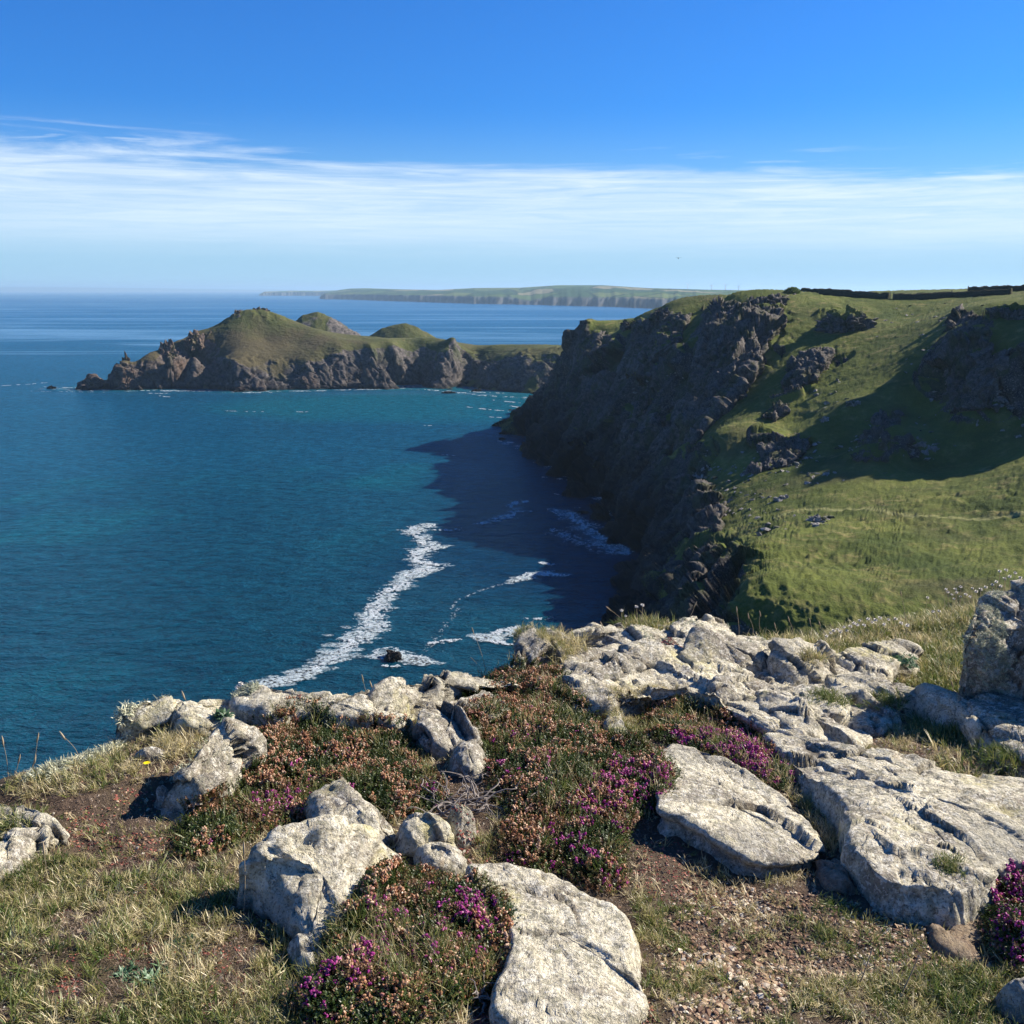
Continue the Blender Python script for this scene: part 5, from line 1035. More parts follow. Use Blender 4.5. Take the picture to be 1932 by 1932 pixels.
def coast(name, front, sky, back, seed, inland):
    """front: (px, waterline py, cliff top py) ; sky: (px, skyline py)"""
    f = np.array(front, float); s_ = np.array(sky, float); n = 360; px = np.linspace(f[0, 0], f[-1, 0], n)
    wl = np.interp(px, f[:, 0], f[:, 1]); ct = np.interp(px, f[:, 0], f[:, 2]); sk = np.interp(px, s_[:, 0], s_[:, 1]); hz = 966 - FPX * math.tan(PITCH)
    Yw = 70 * FPX / np.maximum(wl - hz, 2.2) * 1.0; jig = fbm(np.stack([px / 9, px * 0, px * 0], 1), 4, .6, seed) * 120; Yw = Yw + jig
    rows = []; att = []
    def row(Y, z, c): 
        d = np.array([ray(a, 547)[:2] for a in px]); rows.append(np.column_stack([d[:, 0] / d[:, 1] * Y, Y, z])); att.append(np.full(n, c))
    zc = 70 - Yw * (ct - hz) / FPX; Ys = Yw + inland; zs = 70 - Ys * (sk - hz) / FPX; zc = np.maximum(zc, 12)
    row(Yw - 60, zc * 0 - 12, 1); row(Yw, zc * 0 + 1, 1)
    for k, q_ in enumerate((.3, .6, .85, 1.0)): row(Yw + 30 * (k + 1) + 40 * fbm(np.stack([px / 3, px * 0 + k, px * 0], 1), 3, .6, seed + k), zc * q_, 1 if k < 3 else .5)
    for k in range(1, 26):
        u = k / 25; e = fbm(np.stack([px / 26, px * 0 + u * 5, px * 0], 1), 3, .5, seed + 9) * 9 * math.sin(u * 3.14); row(Yw + 160 + (inland - 160) * u, zc + (zs - zc) * (u ** .75) + e, 0)
    row(Ys + 700, zs - 40, 0); row(Ys + 2600, zs * 0 - 10, 0)
    V = np.concatenate(rows); me = mesh_np(name, V, gridfaces(len(rows), n), m_far, {'cliff': np.concatenate(att)})
    link(name, me, kind='structure')
coast('far_coast', [(603, 563, 560), (612, 564, 555), (640, 564, 555), (735, 567, 556), (800, 569, 557), (891, 572, 559), (960, 573, 560), (1002, 574, 567), (1015, 574, 563), (1040, 575, 560), (1173, 578, 561), (1233, 581, 563), (1400, 584, 566), (1600, 586, 568)],
      [(603, 560), (611, 553), (640, 547), (660, 544.5), (690, 544), (760, 546), (826, 547), (896, 543.5), (981, 543), (1052, 538.5), (1137, 538.5), (1222, 543.5), (1333, 546.5), (1439, 548), (1600, 549)], 0, 3, 2300)
coast('far_headland', [(488, 557.5, 556), (500, 557.5, 552), (560, 557.5, 551), (660, 558, 551), (760, 558, 551)], [(488, 556), (499, 550), (549, 548.5), (600, 548.5), (680, 547), (760, 547)], 0, 23, 1500)
coast('faint_land', [(-300, 550.2, 548), (0, 550.2, 548), (400, 550.2, 548.6), (560, 550.2, 549)], [(-300, 541), (0, 541.5), (150, 542.5), (300, 544), (480, 546.5), (560, 547)], 0, 43, 1500)

# ================================================================== haze
m_haze = bpy.data.materials.new('sea_haze'); m_haze.use_nodes = True; t = NT(m_haze.node_tree)
t.n('ShaderNodeOutputMaterial', {1: t.n('ShaderNodeVolumePrincipled', {'Color': (0.52, 0.78, 1.0, 1), 'Density': 0.000055, 'Anisotropy': 0.2}).outputs[0]})
hv = np.array([(x, y, z) for z in (-40, 190) for x, y in ((-45000, -45000), (45000, -45000), (45000, 55000), (-45000, 55000))], float)
link('haze', mesh_np('haze', hv, np.array([(0, 3, 2, 1), (4, 5, 6, 7), (0, 1, 5, 4), (1, 2, 6, 5), (2, 3, 7, 6), (3, 0, 4, 7)]), m_haze, smooth=False), kind='stuff', label='thin blue sea haze over the whole bay', category='haze')
#@@END_FAR

# ================================================================== foam on the sea
m_foam, t = newmat('sea_foam'); fo = principled(t, t.mix(t.attr('rnd', 'INSTANCER'), (.34, .43, .48), (.84, .86, .86)), .8, .2); fp = t.n('ShaderNodeNewGeometry').outputs['Position']
lc = t.math('MULTIPLY', t.rng(t.noise(fp, 4.5, 4, .65), .40, .56), t.rng(t.noise(fp, 1.1, 3, .6), .30, .52, .25, 1))
out(t, t.n('ShaderNodeMixShader', {0: lc, 1: t.n('ShaderNodeBsdfTransparent').outputs[0], 2: fo}).outputs[0])
def flakes(stamp, pts, wpx, n, size, seed, flat=1.0):
    """pts: streak centre line in pixels on the water; wpx: half widths in pixels"""
    rg = np.random.default_rng(seed); p = np.array(pts, float); wd = np.interp(np.linspace(0, 1, 400), np.linspace(0, 1, len(wpx)), wpx)
    seg = np.r_[0, np.cumsum(np.hypot(*np.diff(p, axis=0).T))]; n = int(n * (3.6 if size < 3 else 1)); u = rg.uniform(0, seg[-1], n)
    cx = np.interp(u, seg, p[:, 0]); cy = np.interp(u, seg, p[:, 1]); hw = wd[(u / seg[-1] * 399).astype(int)]
    g_ = rg.normal(0, .5, n); px = cx + g_ * hw * 1.0 + 3 * fbm(np.stack([u / 14, u * 0, u * 0], 1), 3, .6, seed); py = cy + rg.normal(0, .5, n) * hw * .35
    lace = vnoise(np.stack([px / 5.0, py / 2.2, px * 0], 1), seed + 3); k = lace > -.12 + .5 * np.abs(g_); px, py = px[k], py[k]
    w_ = np.array([W(a, b, .05) for a, b in zip(px, py)]); w_[:, 2] = .12 + rg.uniform(0, .06, len(w_))
    sc_ = rg.uniform(size * .13, size * .42, len(w_)); M = rotmats(np.tile((0, 0, 1.0), (len(w_), 1)), 1, tilt=.02, rg=rg, yaw=rg.normal(0, .25, len(w_)))
    stamp.add(FLK, w_, M, np.stack([sc_ * 1.7, sc_, sc_ * .2], 1), rg.uniform(0, 1, len(w_)), rg)
FLK = []
for k in range(6):
    a_ = np.linspace(0, 6.283, 7, endpoint=False); q = RG.uniform(.5, 1.1, 7); FLK.append((np.stack([np.r_[0, q * np.cos(a_)], np.r_[0, q * np.sin(a_)], np.r_[.5, a_ * 0]], 1), np.array([(0, i + 1, (i + 1) % 7 + 1) for i in range(7)]), np.zeros(8)))
F = Scatter()
flakes(F, [(818, 990), (776, 1000), (789, 1012), (801, 1025), (822, 1031), (785, 1042), (789, 1058), (822, 1071), (768, 1087), (764, 1100)], [6, 13, 9, 12, 12, 15, 12, 16, 13, 12], 5200, .62, 1)
flakes(F, [(764, 1100), (735, 1116), (716, 1137), (701, 1162), (712, 1179), (685, 1195), (660, 1216)], [12, 17, 24, 26, 26, 24, 18], 6200, .42, 2)
flakes(F, [(660, 1216), (635, 1237), (602, 1254), (560, 1281), (498, 1289)], [14, 12, 11, 10, 7], 4200, .36, 3)
flakes(F, [(901, 990), (934, 981), (972, 971), (964, 958), (968, 950), (997, 946)], [4, 9, 11, 6, 8, 4], 1500, .55, 4)
flakes(F, [(968, 966), (1005, 965)], [4, 3], 200, .4, 5)
flakes(F, [(818, 1000), (845, 1001), (876, 998)], [3, 5, 5], 360, .4, 6)
flakes(F, [(970, 1097), (993, 1086), (1020, 1083), (1059, 1085)], [4, 11, 10, 3], 1100, .55, 7)
flakes(F, [(1020, 1062), (1045, 1066)], [5, 5], 200, .4, 8)
flakes(F, [(897, 1202), (925, 1200), (950, 1190), (980, 1183)], [5, 14, 8, 5], 1400, .42, 9); flakes(F, [(910, 1204), (940, 1212), (972, 1218)], [10, 8, 4], 1000, .42, 10)
flakes(F, [(812, 1214), (835, 1212), (868, 1206)], [4, 8, 4], 500, .4, 11); flakes(F, [(985, 1168), (1040, 1168)], [5, 5], 200, .35, 12)
flakes(F, [(700, 1240), (715, 1225), (740, 1222), (775, 1238), (800, 1240), (815, 1252)], [5, 4, 4, 7, 9, 6], 420, .35, 13); flakes(F, [(722, 1256), (745, 1258), (768, 1254)], [4, 5, 4], 260, .35, 14)
flakes(F, [(1050, 903), (1090, 908), (1118, 912), (1126, 906)], [3, 3, 5, 6], 420, .5, 15)
flakes(F, [(1075, 968), (1090, 985), (1120, 1000), (1150, 1020), (1190, 1030)], [10, 16, 20, 18, 10], 2600, .5, 16)
flakes(F, [(1040, 1000), (1080, 1015), (1130, 1035), (1185, 1045)], [14, 20, 20, 12], 1300, .45, 17)
flakes(F, [(850, 1150), (868, 1130), (920, 1110), (960, 1100)], [6, 4, 4, 4], 130, .3, 18); flakes(F, [(870, 1145), (800, 1230)], [8, 8], 100, .3, 19)
for k, (x0, x1, y0, y1, n_) in enumerate([(85, 210, 730, 733, 500), (0, 90, 728, 722, 260), (265, 330, 737, 737, 420), (280, 320, 742, 742, 260), (330, 400, 737, 738, 160), (420, 520, 740, 741, 360), (545, 620, 738, 737, 260), (640, 740, 736, 732, 420), (740, 800, 730, 729, 160), (800, 850, 735, 738, 260), (850, 880, 741, 741, 180), (885, 950, 739, 742, 420), (900, 1000, 746, 750, 400), (930, 1010, 755, 762, 380),
        (960, 1010, 766, 772, 400), (985, 1000, 780, 784, 160), (880, 960, 768, 776, 260), (905, 945, 785, 788, 120), (940, 975, 832, 836, 200), (830, 860, 857, 860, 120), (800, 815, 803, 803, 60), (560, 580, 777, 777, 60), (420, 500, 775, 777, 120), (1020, 1060, 900, 903, 80), (300, 320, 747, 749, 120), (1000, 1030, 745, 748, 220), (60, 200, 738, 740, 120), (1040, 1060, 930, 935, 70)]):
    flakes(F, [(x0, y0), ((x0 + x1) / 2, (y0 + y1) / 2 + .5), (x1, y1)], [.8, 2.2, .6] if n_ > 150 else [1, 1.4, .8], int(n_ * .8), .8 if y0 < 850 else .4, 30 + k)
m_wash, t = newmat('thin_foam'); fp = t.n('ShaderNodeNewGeometry').outputs['Position']
out(t, t.n('ShaderNodeMixShader', {0: t.math('MULTIPLY', t.rng(t.noise(fp, 1.6, 5, .7), .42, .62), .42), 1: t.n('ShaderNodeBsdfTransparent').outputs[0], 2: principled(t, (.62, .72, .74), .8, .2)}).outputs[0])
FW = Scatter()
for k, (pp_, ww_, nn_) in enumerate([([(818, 990), (776, 1000), (789, 1012), (801, 1025), (822, 1031), (785, 1042), (789, 1058), (822, 1071), (768, 1087), (764, 1100), (735, 1116), (716, 1137), (701, 1162), (712, 1179), (685, 1195), (660, 1216), (602, 1254), (560, 1281), (498, 1289)], [14, 22, 22, 22, 26, 26, 26, 26, 26, 28, 34, 42, 44, 44, 40, 32, 24, 20, 14], 900), ([(901, 990), (972, 971), (968, 950), (1005, 962)], [10, 18, 16, 10], 120), ([(965, 1097), (1020, 1083), (1062, 1085)], [10, 20, 8], 90),
        ([(1050, 960), (1090, 990), (1140, 1020), (1195, 1040)], [26, 34, 34, 18], 420), ([(897, 1202), (940, 1205), (980, 1190)], [14, 22, 14], 120), ([(705, 1240), (745, 1236), (815, 1252)], [14, 22, 16], 150), ([(1040, 880), (1090, 908), (1130, 930), (1160, 980)], [10, 12, 16, 16], 200), ([(950, 835), (1000, 850), (1020, 875)], [8, 10, 10], 90), ([(60, 732), (150, 736), (280, 737), (420, 739), (600, 738), (760, 733), (860, 740), (1000, 752)], [4, 5, 6, 4, 3, 3, 5, 8], 500)]):
    flakes(FW, pp_, ww_, nn_, 4.2, 90 + k)
link('thin_foam', FW.build('thin_foam', m_wash), label='thin milky foam spreading round the white streaks', category='foam', kind='stuff')
link('sea_foam', F.build('sea_foam', m_foam), label='winding white foam streak and surf along the foot of the cliffs', category='foam', kind='stuff')

# ================================================================== small things far off
m_stone, t = newmat('hedge_stone'); c = t.mix(t.noise(t.n('ShaderNodeNewGeometry').outputs['Position'], 2.5, 5, .7), (.018, .018, .012), (.10, .095, .06)); out(t, principled(t, c, 1, 0, t.bump(t.noise(t.n('ShaderNodeNewGeometry').outputs['Position'], 4, 4), .8, .2)))
m_post, t = newmat('weathered_timber'); out(t, principled(t, (.10, .085, .07), .9, .1))
m_turb, t = newmat('white_turbine'); out(t, principled(t, (.70, .72, .74), .5, .3))
def hedge(label, pts, h_, wd, seed):
    """a turf-capped stone hedge draped along the hilltop: pts are (px, distance)"""
    xy = [];
    for px, Y_ in pts: d = ray(px, 550); xy.append((d[0] / d[1] * Y_, Y_))
    xy = np.array(xy); L = np.r_[0, np.cumsum(np.hypot(*np.diff(xy, axis=0).T))]; n = int(L[-1] / .5) + 2; u = np.linspace(0, L[-1], n); X_ = np.interp(u, L, xy[:, 0]); Y_ = np.interp(u, L, xy[:, 1])
    tx = np.gradient(X_); ty = np.gradient(Y_); l_ = np.hypot(tx, ty); nx, ny = -ty / l_, tx / l_; z0 = F_hill(X_, Y_)
    prof = [(-.6, -1.2), (-.55, .35), (-.42, .8), (-.2, 1.0), (.2, 1.0), (.42, .8), (.55, .35), (.6, -1.2)]; rows = []
    for k, (a, b) in enumerate(prof):
        j = fbm(np.stack([u / 1.1, u * 0 + k * 1.7, u * 0 + seed], 1), 4, .6, seed); rows.append(np.column_stack([X_ + nx * (a * wd + j * .25), Y_ + ny * (a * wd + j * .25), z0 + b * h_ * (1 + .35 * j if b > 0 else 1)]))
    V = np.concatenate(rows); cap = [np.array([[k * n for k in range(8)]]), np.array([[k * n + n - 1 for k in range(7, -1, -1)]])]
    return thing('stone_hedge', label, 'stone wall', me=mesh_np('stone_hedge', V, [gridfaces(8, n), cap[0], cap[1]], m_stone), group='field walls on the skyline')
hedge('dark stone hedge curving up from the dip on the skyline to the first gap', [(1545, 352), (1590, 350), (1630, 346), (1678, 342)], 2.0, 1.6, 1)
hedge('long straight stone hedge between the two gaps on the skyline', [(1685, 341), (1740, 338), (1795, 336), (1850, 330), (1908, 322)], 1.8, 1.6, 2)
hedge('stone hedge at the far right of the skyline beyond the second gap', [(1826, 352), (1870, 350), (1932, 346), (2000, 342)], 1.9, 1.6, 3)
hedge('short dark wall just right of the round bush on the skyline', [(1512, 372), (1535, 368), (1560, 364)], 1.6, 1.3, 4)
def tube(pts, rad, n=5):
    pts = np.array(pts, float); rad = np.broadcast_to(rad, len(pts)); V = []
    t_ = np.gradient(pts, axis=0); t_ /= np.linalg.norm(t_, axis=1, keepdims=True) + 1e-9; up = np.array([.3, .9, .2]); a = np.cross(t_, up); a /= np.linalg.norm(a, axis=1, keepdims=True) + 1e-9; b = np.cross(t_, a)
    for k in range(n): g_ = k * 6.2832 / n; V.append(pts + (a * math.cos(g_) + b * math.sin(g_)) * rad[:, None])
    V = np.stack(V, 1).reshape(-1, 3); F_ = gridfaces(len(pts), n, True); return V, F_
for i, (px, Y_, lb) in enumerate([(1680, 341, 'gate post left of the first skyline gap'), (1687, 341, 'gate post right of the first skyline gap'), (1796, 336, 'gate post at the right end of the middle stone hedge'), (1826, 351, 'gate post at the left end of the far right stone hedge')]):
    d = ray(px, 550); x = d[0] / d[1] * Y_; z = float(F_hill(x, Y_)); v, f = tube([(0, 0, -.5), (0, 0, 1.3), (0, 0, 2.2), (.05, 0, 2.35)], [.16, .15, .14, .05], 6)
    thing('gate_post', 'weathered ' + lb, 'post', (x, Y_, z), 'posts along the skyline', mesh_np('gate_post', v, f, m_post))
# loose stones strewn over the slope
st = Stamp(); rg = np.random.default_rng(61); cl_ = [(1650, 835, 40, 26, 190), (1490, 862, 36, 18, 110), (1850, 745, 45, 30, 320), (1550, 905, 30, 14, 30), (1750, 850, 22, 16, 60), (1800, 690, 45, 45, 260), (1440, 985, 26, 16, 30), (1545, 985, 12, 6, 26), (1560, 735, 22, 22, 70), (1900, 775, 30, 20, 100), (1400, 925, 40, 26, 160), (1340, 900, 40, 34, 160), (1260, 690, 50, 30, 160), (1290, 940, 30, 30, 100), (1700, 600, 60, 20, 50)]
sx_ = np.concatenate([rg.normal(a, c, n) for a, b, c, d, n in cl_]); sy_ = np.concatenate([rg.normal(b, d, n) for a, b, c, d, n in cl_]); Yh = hill_hit(sx_, sy_)
k = Yh / (cp + (966 - sy_) / FPX * sp); ps_ = np.stack([(sx_ - 966) / FPX * k, Yh, CAM_H + k * (-sp + (966 - sy_) / FPX * cp)], 1); ok = Yh < 560; ps_ = ps_[ok]
st.add(PEB, ps_, rotmats(np.tile((0, 0, 1.0), (len(ps_), 1)), 1, tilt=.5, rg=rg), rg.uniform(.3, 1.1, len(ps_)) ** 1.7, rg.uniform(0, 1, len(ps_)), rg)
link('scree', mesh_np('scree', np.concatenate(st.v), [np.concatenate(x) for x in st.f.values() if x], M_PALE, {'rock': np.ones(st.n), 'tint': np.zeros(st.n), 'scrub': np.zeros(st.n)}, smooth=False), label='grey loose stones strewn around the outcrops on the hillside', category='scree', kind='stuff')
# wind-clipped bush
st = Stamp(); rg = np.random.default_rng(9); n_ = 5200; d = rg.normal(0, 1, (n_, 3)); d /= np.linalg.norm(d, axis=1, keepdims=True); rr_ = rg.uniform(.55, 1, n_) ** .5
pb = d * rr_[:, None] * (2.6, 2.2, 1.9) * (1 + .22 * fbm(d * 2.2, 3, .5, 4))[:, None]; pb[:, 2] = np.where(pb[:, 2] < -.9, -.9, pb[:, 2]); pb[:, 0] += .25 * pb[:, 2]
st.add([blade(RG, 1, .5, .6, 2)], pb, rotmats(d, .3, tilt=.6, rg=rg), rg.uniform(.18, .4, n_), np.clip(rg.normal(.4, .25, n_), 0, 1), rg)
bx = onhill(1493, 553, 352); b0 = thing('bush', 'round wind clipped bush on the skyline above the craggy buttress', 'bush', bx)
link('foliage', st.build('foliage', m_green), b0, kind='stuff'); v, f = tube([(0, 0, -3), (.1, 0, -1.4), (.2, 0, 0), (.5, .1, 1)], [.3, .25, .2, .05], 6); link('trunk', mesh_np('trunk', v, f, m_post), b0)
# wind turbines on the far coast
for i, (px, y_h, nm) in enumerate([(1298, 537, 'tallest and leftmost wind turbine on the far coast'), (1343, 538, 'second wind turbine from the left on the far coast'), (1369, 538, 'third wind turbine from the left on the far coast'), (1394, 540, 'rightmost and shortest wind turbine on the far coast')]):
    x, y, z = P(px, y_h, 6600); zb = 70 - 6600 * (545.5 - 547) / FPX - 12; T0 = thing('wind_turbine', nm, 'wind turbine', (x, y, zb), 'wind turbines on the far coast')
    v, f = tube([(0, 0, 0), (0, 0, (z - zb) * .5), (0, 0, z - zb)], [2.4, 2.0, 1.4], 8); link('tower', mesh_np('tower', v, f, m_turb), T0)
    v, f = tube([(0, 3, z - zb), (0, -1, z - zb), (0, -4, z - zb), (0, -4.5, z - zb)], [1.4, 1.6, 1.5, .1], 8); link('nacelle', mesh_np('nacelle', v, f, m_turb), T0)
    for k in range(3):
        a = .4 + i + k * 2.0944; c_, s_ = math.cos(a), math.sin(a); v, f = tube([(c_ * q * 19, -4.2, z - zb + s_ * q * 19) for q in (0, .2, .6, 1)], [.9, 1.0, .7, .2], 5); link('blade', mesh_np('blade', v, f, m_turb), T0)
# bird
m_bird, t = newmat('dark_feathers'); out(t, principled(t, (.03, .03, .035), .8, .2))
B0 = thing('bird', 'dark bird gliding with raised wings above the far coast', 'bird', P(1280, 487, 110))
v, f = tube([(0, -.2, 0), (0, -.14, .01), (0, -.05, .0), (0, .08, 0), (0, .17, .02), (0, .2, .02)], [.01, .035, .055, .05, .03, .008], 8); link('body', mesh_np('body', v, f, m_bird), B0)
for sg in (-1, 1):
    wv_ = []; 
    for u_, z_, c0, c1 in [(0, 0, -.07, .09), (.09, .035, -.08, .09), (.18, .06, -.075, .07), (.27, .055, -.08, .02), (.34, .03, -.09, -.06)]:
        wv_ += [(sg * u_, c1, z_ + .006), (sg * u_, c0, z_ + .004), (sg * u_, c0, z_ - .004), (sg * u_, c1, z_ - .006)]
    ff = gridfaces(5, 4, True); link('wing', mesh_np('wing', np.array(wv_), [ff, np.array([(0, 1, 2, 3), (19, 18, 17, 16)])], m_bird), B0)
v, f = tube([(0, -.19, 0), (0, -.26, 0), (0, -.3, 0)], [.02, .035, .03], 6); v[:, 2] *= .3; link('tail', mesh_np('tail', v, f, m_bird), B0)

# ================================================================== single plants on the cliff top
def basep(px, py, h=0.0):
    q = gp(px, py, h); loc = surf(q[0], q[1])[0]; return Vector((q[0], q[1], loc.z if loc is not None else q[2]))
def topoint(base, px, py):
    """point above the base whose picture position is (px, py), at the base's distance"""
    return Vector(P(px, py, base.y))
def stalk(label, p0, p1, bend=.0, head='seed', grp='dry flower stalks along the cliff edge', name='grass_stalk', cat='grass stalk', r0=.0016):
    b = basep(*p0); e = topoint(b, *p1) - b; n = 7
    if e.z < .03: e.z = .03
    T0 = thing(name, label, cat, b, grp); pts = [tuple(e * (k / n) + Vector((bend * math.sin(k / n * 3.14), 0, 0)) * e.length) for k in range(n + 1)]
    v, f = tube(pts, np.linspace(r0, r0 * .6, n + 1), 4); link('stem', mesh_np('stem', v, f, m_stalk), T0)
    if head == 'seed':
        q = [tuple(Vector(pts[-1]) + e.normalized() * k * .008 - e.normalized() * .02) for k in range(6)]; v, f = tube(q, [.001, .0028, .0036, .0034, .0024, .0006], 6); link('seed_head', mesh_np('seed_head', v, f, m_stalk), T0)
    elif head == 'thrift':
        mh = THR[i_thr[0] % 4]; i_thr[0] += 1; h = link('flower_head', mh, T0); h.location = pts[-1]; h.scale = [random.uniform(1.0, 1.45)] * 3
    return T0
i_thr = [0]; THR = []
for k in range(4):
    ps = []
    for j in range(34):
        v, f, a = blade(RG, .011, .0062, RG.uniform(0, .9), 2); aa = RG.uniform(0, 6.28); tl = math.acos(RG.uniform(-.25, 1)); c_, s_ = math.cos(tl), math.sin(tl); v = v @ np.array([[c_, 0, -s_], [0, 1, 0], [s_, 0, c_]]); ps.append((rotz(v, aa), f, a))
    v, f, a = merge(ps); THR.append(mesh_np('thrift_head', v, f, m_papery, smooth=False))
for (p0, p1, bd, lb) in [((15, 1462), (5, 1398), .03, 'grass stalk cut by the left edge of the cliff line'), ((28, 1462), (36, 1432), .02, 'short forked grass stalk at the left end of the crest'), ((58, 1458), (71, 1392), .03, 'thin straight grass stalk with a slim seed head at the far left'), ((62, 1462), (66, 1432), -.05, 'short stalk at the foot of the thin straight one, far left'),
        ((150, 1430), (118, 1388), .12, 'tall arching pale stalk leaning left above the lichened edge'), ((362, 1322), (346, 1312), .05, 'tiny grass tip on the low cream crest rock'), ((693, 1318), (684, 1280), .02, 'left of two upright stalks before the dark hollow'), ((706, 1318), (700, 1292), .02, 'right of two upright stalks before the dark hollow'),
        ((920, 1268), (892, 1190), .04, 'long thin stalk standing against the sea beside the left crest'), ((912, 1262), (888, 1240), .1, 'wiry arched stem against the sea'), ((1066, 1196), (1060, 1180), .03, 'lone stalk on the low flat crest rock'), ((1140, 1190), (1135, 1178), .03, 'short stalk left of the crest tuft'),
        ((1185, 1168), (1148, 1148), .05, 'long straw leaning left out of the crest tuft'), ((1300, 1156), (1312, 1140), .03, 'stalk leaning right on the highest crest rock'), ((1395, 1195), (1390, 1150), .03, 'dry stalk just right of the stonecrop rock'), ((1418, 1200), (1412, 1162), .12, 'hooked dry stalk against the dark gully'),
        ((1445, 1202), (1434, 1158), -.1, 'curled dry stalk against the dark gully'), ((1470, 1205), (1462, 1180), .04, 'stalk with two knobs above the crest blocks'), ((1500, 1212), (1488, 1168), .05, 'leaning bare stalk left of the long grass'), ((1535, 1210), (1528, 1172), .02, 'upright stalk at the left end of the long grass'), ((1556, 1208), (1546, 1176), -.03, 'second upright stalk at the left end of the long grass'),
        ((1712, 1190), (1700, 1120), .02, 'tallest grass stalk rising from the long grass'), ((1805, 1330), (1796, 1290), .02, 'left of two brown plantain spikes over the round tuft'), ((1818, 1335), (1822, 1292), .02, 'right of two brown plantain spikes over the round tuft'),
        ((1700, 1880), (1735, 1800), .01, 'thick bleached straw leaning right over the gravel'), ((1618, 1868), (1646, 1790), .01, 'broken bleached straw standing on the gravel'), ((460, 1730), (460, 1600), .02, 'tall thin stalk in front of the pale boulder'), ((88, 1660), (82, 1600), .02, 'pale bent stalk in the grass at lower left'), ((600, 1440), (640, 1365), .05, 'straw leaning across the left heather')]:
    stalk('dry ' + lb if not lb.startswith(('dry', 'thick', 'broken')) else lb, p0, p1, bd, 'seed' if not lb.startswith(('thick', 'broken', 'wiry')) else None, r0=.0022 if lb.startswith(('thick', 'broken')) else .0014)
TL = 'one of the white papery thrift'
thr = [(1173, 1152), (1180, 1163), (1201, 1145), (1212, 1142), (1560, 1200), (1567, 1195), (1573, 1190), (1580, 1188), (1586, 1192), (1592, 1184), (1598, 1190), (1604, 1182), (1611, 1176), (1617, 1180), (1622, 1171), (1630, 1180), (1638, 1168), (1645, 1175), (1652, 1170), (1660, 1166), (1668, 1178), (1676, 1170), (1690, 1168), (1700, 1176), (1712, 1180), (1760, 1155), (1772, 1153), (1750, 1128),
       (1785, 1112), (1788, 1118), (1796, 1122), (1802, 1112), (1805, 1118), (1812, 1126), (1800, 1130), (1822, 1122), (1830, 1126), (1812, 1108), (1886, 1078), (1898, 1076), (1905, 1088), (1915, 1082), (1925, 1090), (1895, 1092), (1880, 1098), (1872, 1104), (1860, 1108), (1850, 1112), (1842, 1116), (1835, 1110), (1910, 1098), (1922, 1100), (1888, 1106)]
for i, (px, py) in enumerate(thr):
    if i < 4: stalk('white papery thrift head rising from the grass tuft on the crest', (px + random.uniform(-3, 3), 1180), (px, py), .02, 'thrift', 'thrift heads on the crest tuft', 'thrift_flower', 'flower')
    elif px < 1840: stalk(TL + (' heads clustered at the left end of the long grass' if px < 1625 else ' heads dotted through the middle of the long grass' if px < 1740 else ' heads standing between the long grass and the tall boulder'), (px + random.uniform(-4, 4), py + random.uniform(22, 40)), (px, py), random.uniform(-.05, .05), 'thrift', 'thrift heads in the long grass, ' + ('left' if px < 1625 else 'middle' if px < 1740 else 'right'), 'thrift_flower', 'flower')
    else:
        b = basep(px, 1180, .0); T0 = thing('thrift_flower', 'white thrift head behind the tall boulder at the right edge', 'flower', topoint(b, px, py) - Vector((0, 0, .12)), 'thrift heads behind the boulder')
        v, f = tube([(0, 0, -.3), (.005, 0, .06), (0, 0, .12)], [.0016, .0014, .001], 4); link('stem', mesh_np('stem', v, f, m_stalk), T0); h = link('flower_head', THR[i % 4], T0); h.location = (0, 0, .12); h.scale = (1.3, 1.3, 1.3)
for (px, py) in [(455, 1302), (449, 1316), (466, 1300)]: stalk('small white flower perched on the left end of the flat whitish slab', (px, py + 16), (px, py), 0, 'thrift', 'white flowers on the whitish slab', 'thrift_flower', 'flower')
for (px, py) in [(842, 1300), (935, 1262), (945, 1268)]: stalk('white flower head low in the dry grass above the central heather', (px, py + 12), (px, py), 0, 'thrift', 'white flowers above the heather', 'thrift_flower', 'flower')
b = basep(278, 1452); T0 = thing('yellow_flower', 'single bright yellow flower in the turf at left', 'flower', b)
ps = [];
for k in range(12):
    v, f, a = blade(RG, .015, .007, .5, 2); v = v @ np.array([[.35, 0, -.94], [0, 1, 0], [.94, 0, .35]]); ps.append((rotz(v, k * .53) + (0, 0, .026), f, a))
v, f, a = merge(ps); link('petals', mesh_np('petals', v, f, m_yel), T0); v, f = tube([(0, 0, 0), (0, 0, .026)], .0015, 5); link('stem', mesh_np('stem', v, f, m_green), T0)
# distinct tufts
def tuft(label, px, py, r_, n_, ln, hue, seed, mt=None, h=0.0, protos=None, lean=(-.1, 0)):
    rg = np.random.default_rng(seed); b = basep(px, py, h); st = Stamp(); q = rg.normal(0, r_ * .5, (n_, 2)); nn = np.stack([q[:, 0] / r_ * .7, q[:, 1] / r_ * .7, np.ones(n_)], 1); nn /= np.linalg.norm(nn, axis=1, keepdims=True)
    st.add(protos or GRASS, np.stack([q[:, 0], q[:, 1], -.005 - np.hypot(*q.T) * .12], 1), rotmats(nn, 0, tilt=.22, rg=rg, lean=lean), rg.uniform(ln * .55, ln, n_), np.clip(rg.uniform(hue[0], hue[1], n_), 0, 1), rg)
    return thing('grass_tuft', label, 'grass tuft', b, 'grass tufts among the rocks', st.build('grass_tuft', mt or m_grass))
tuft('rounded dark green grass tuft drooping over the soil hollow at right', 1800, 1372, .17, 330, .11, (0, .6), 301, h=.05)
tuft('small dark tuft left of the rounded one in the soil hollow', 1668, 1352, .10, 120, .07, (.05, .6), 302)
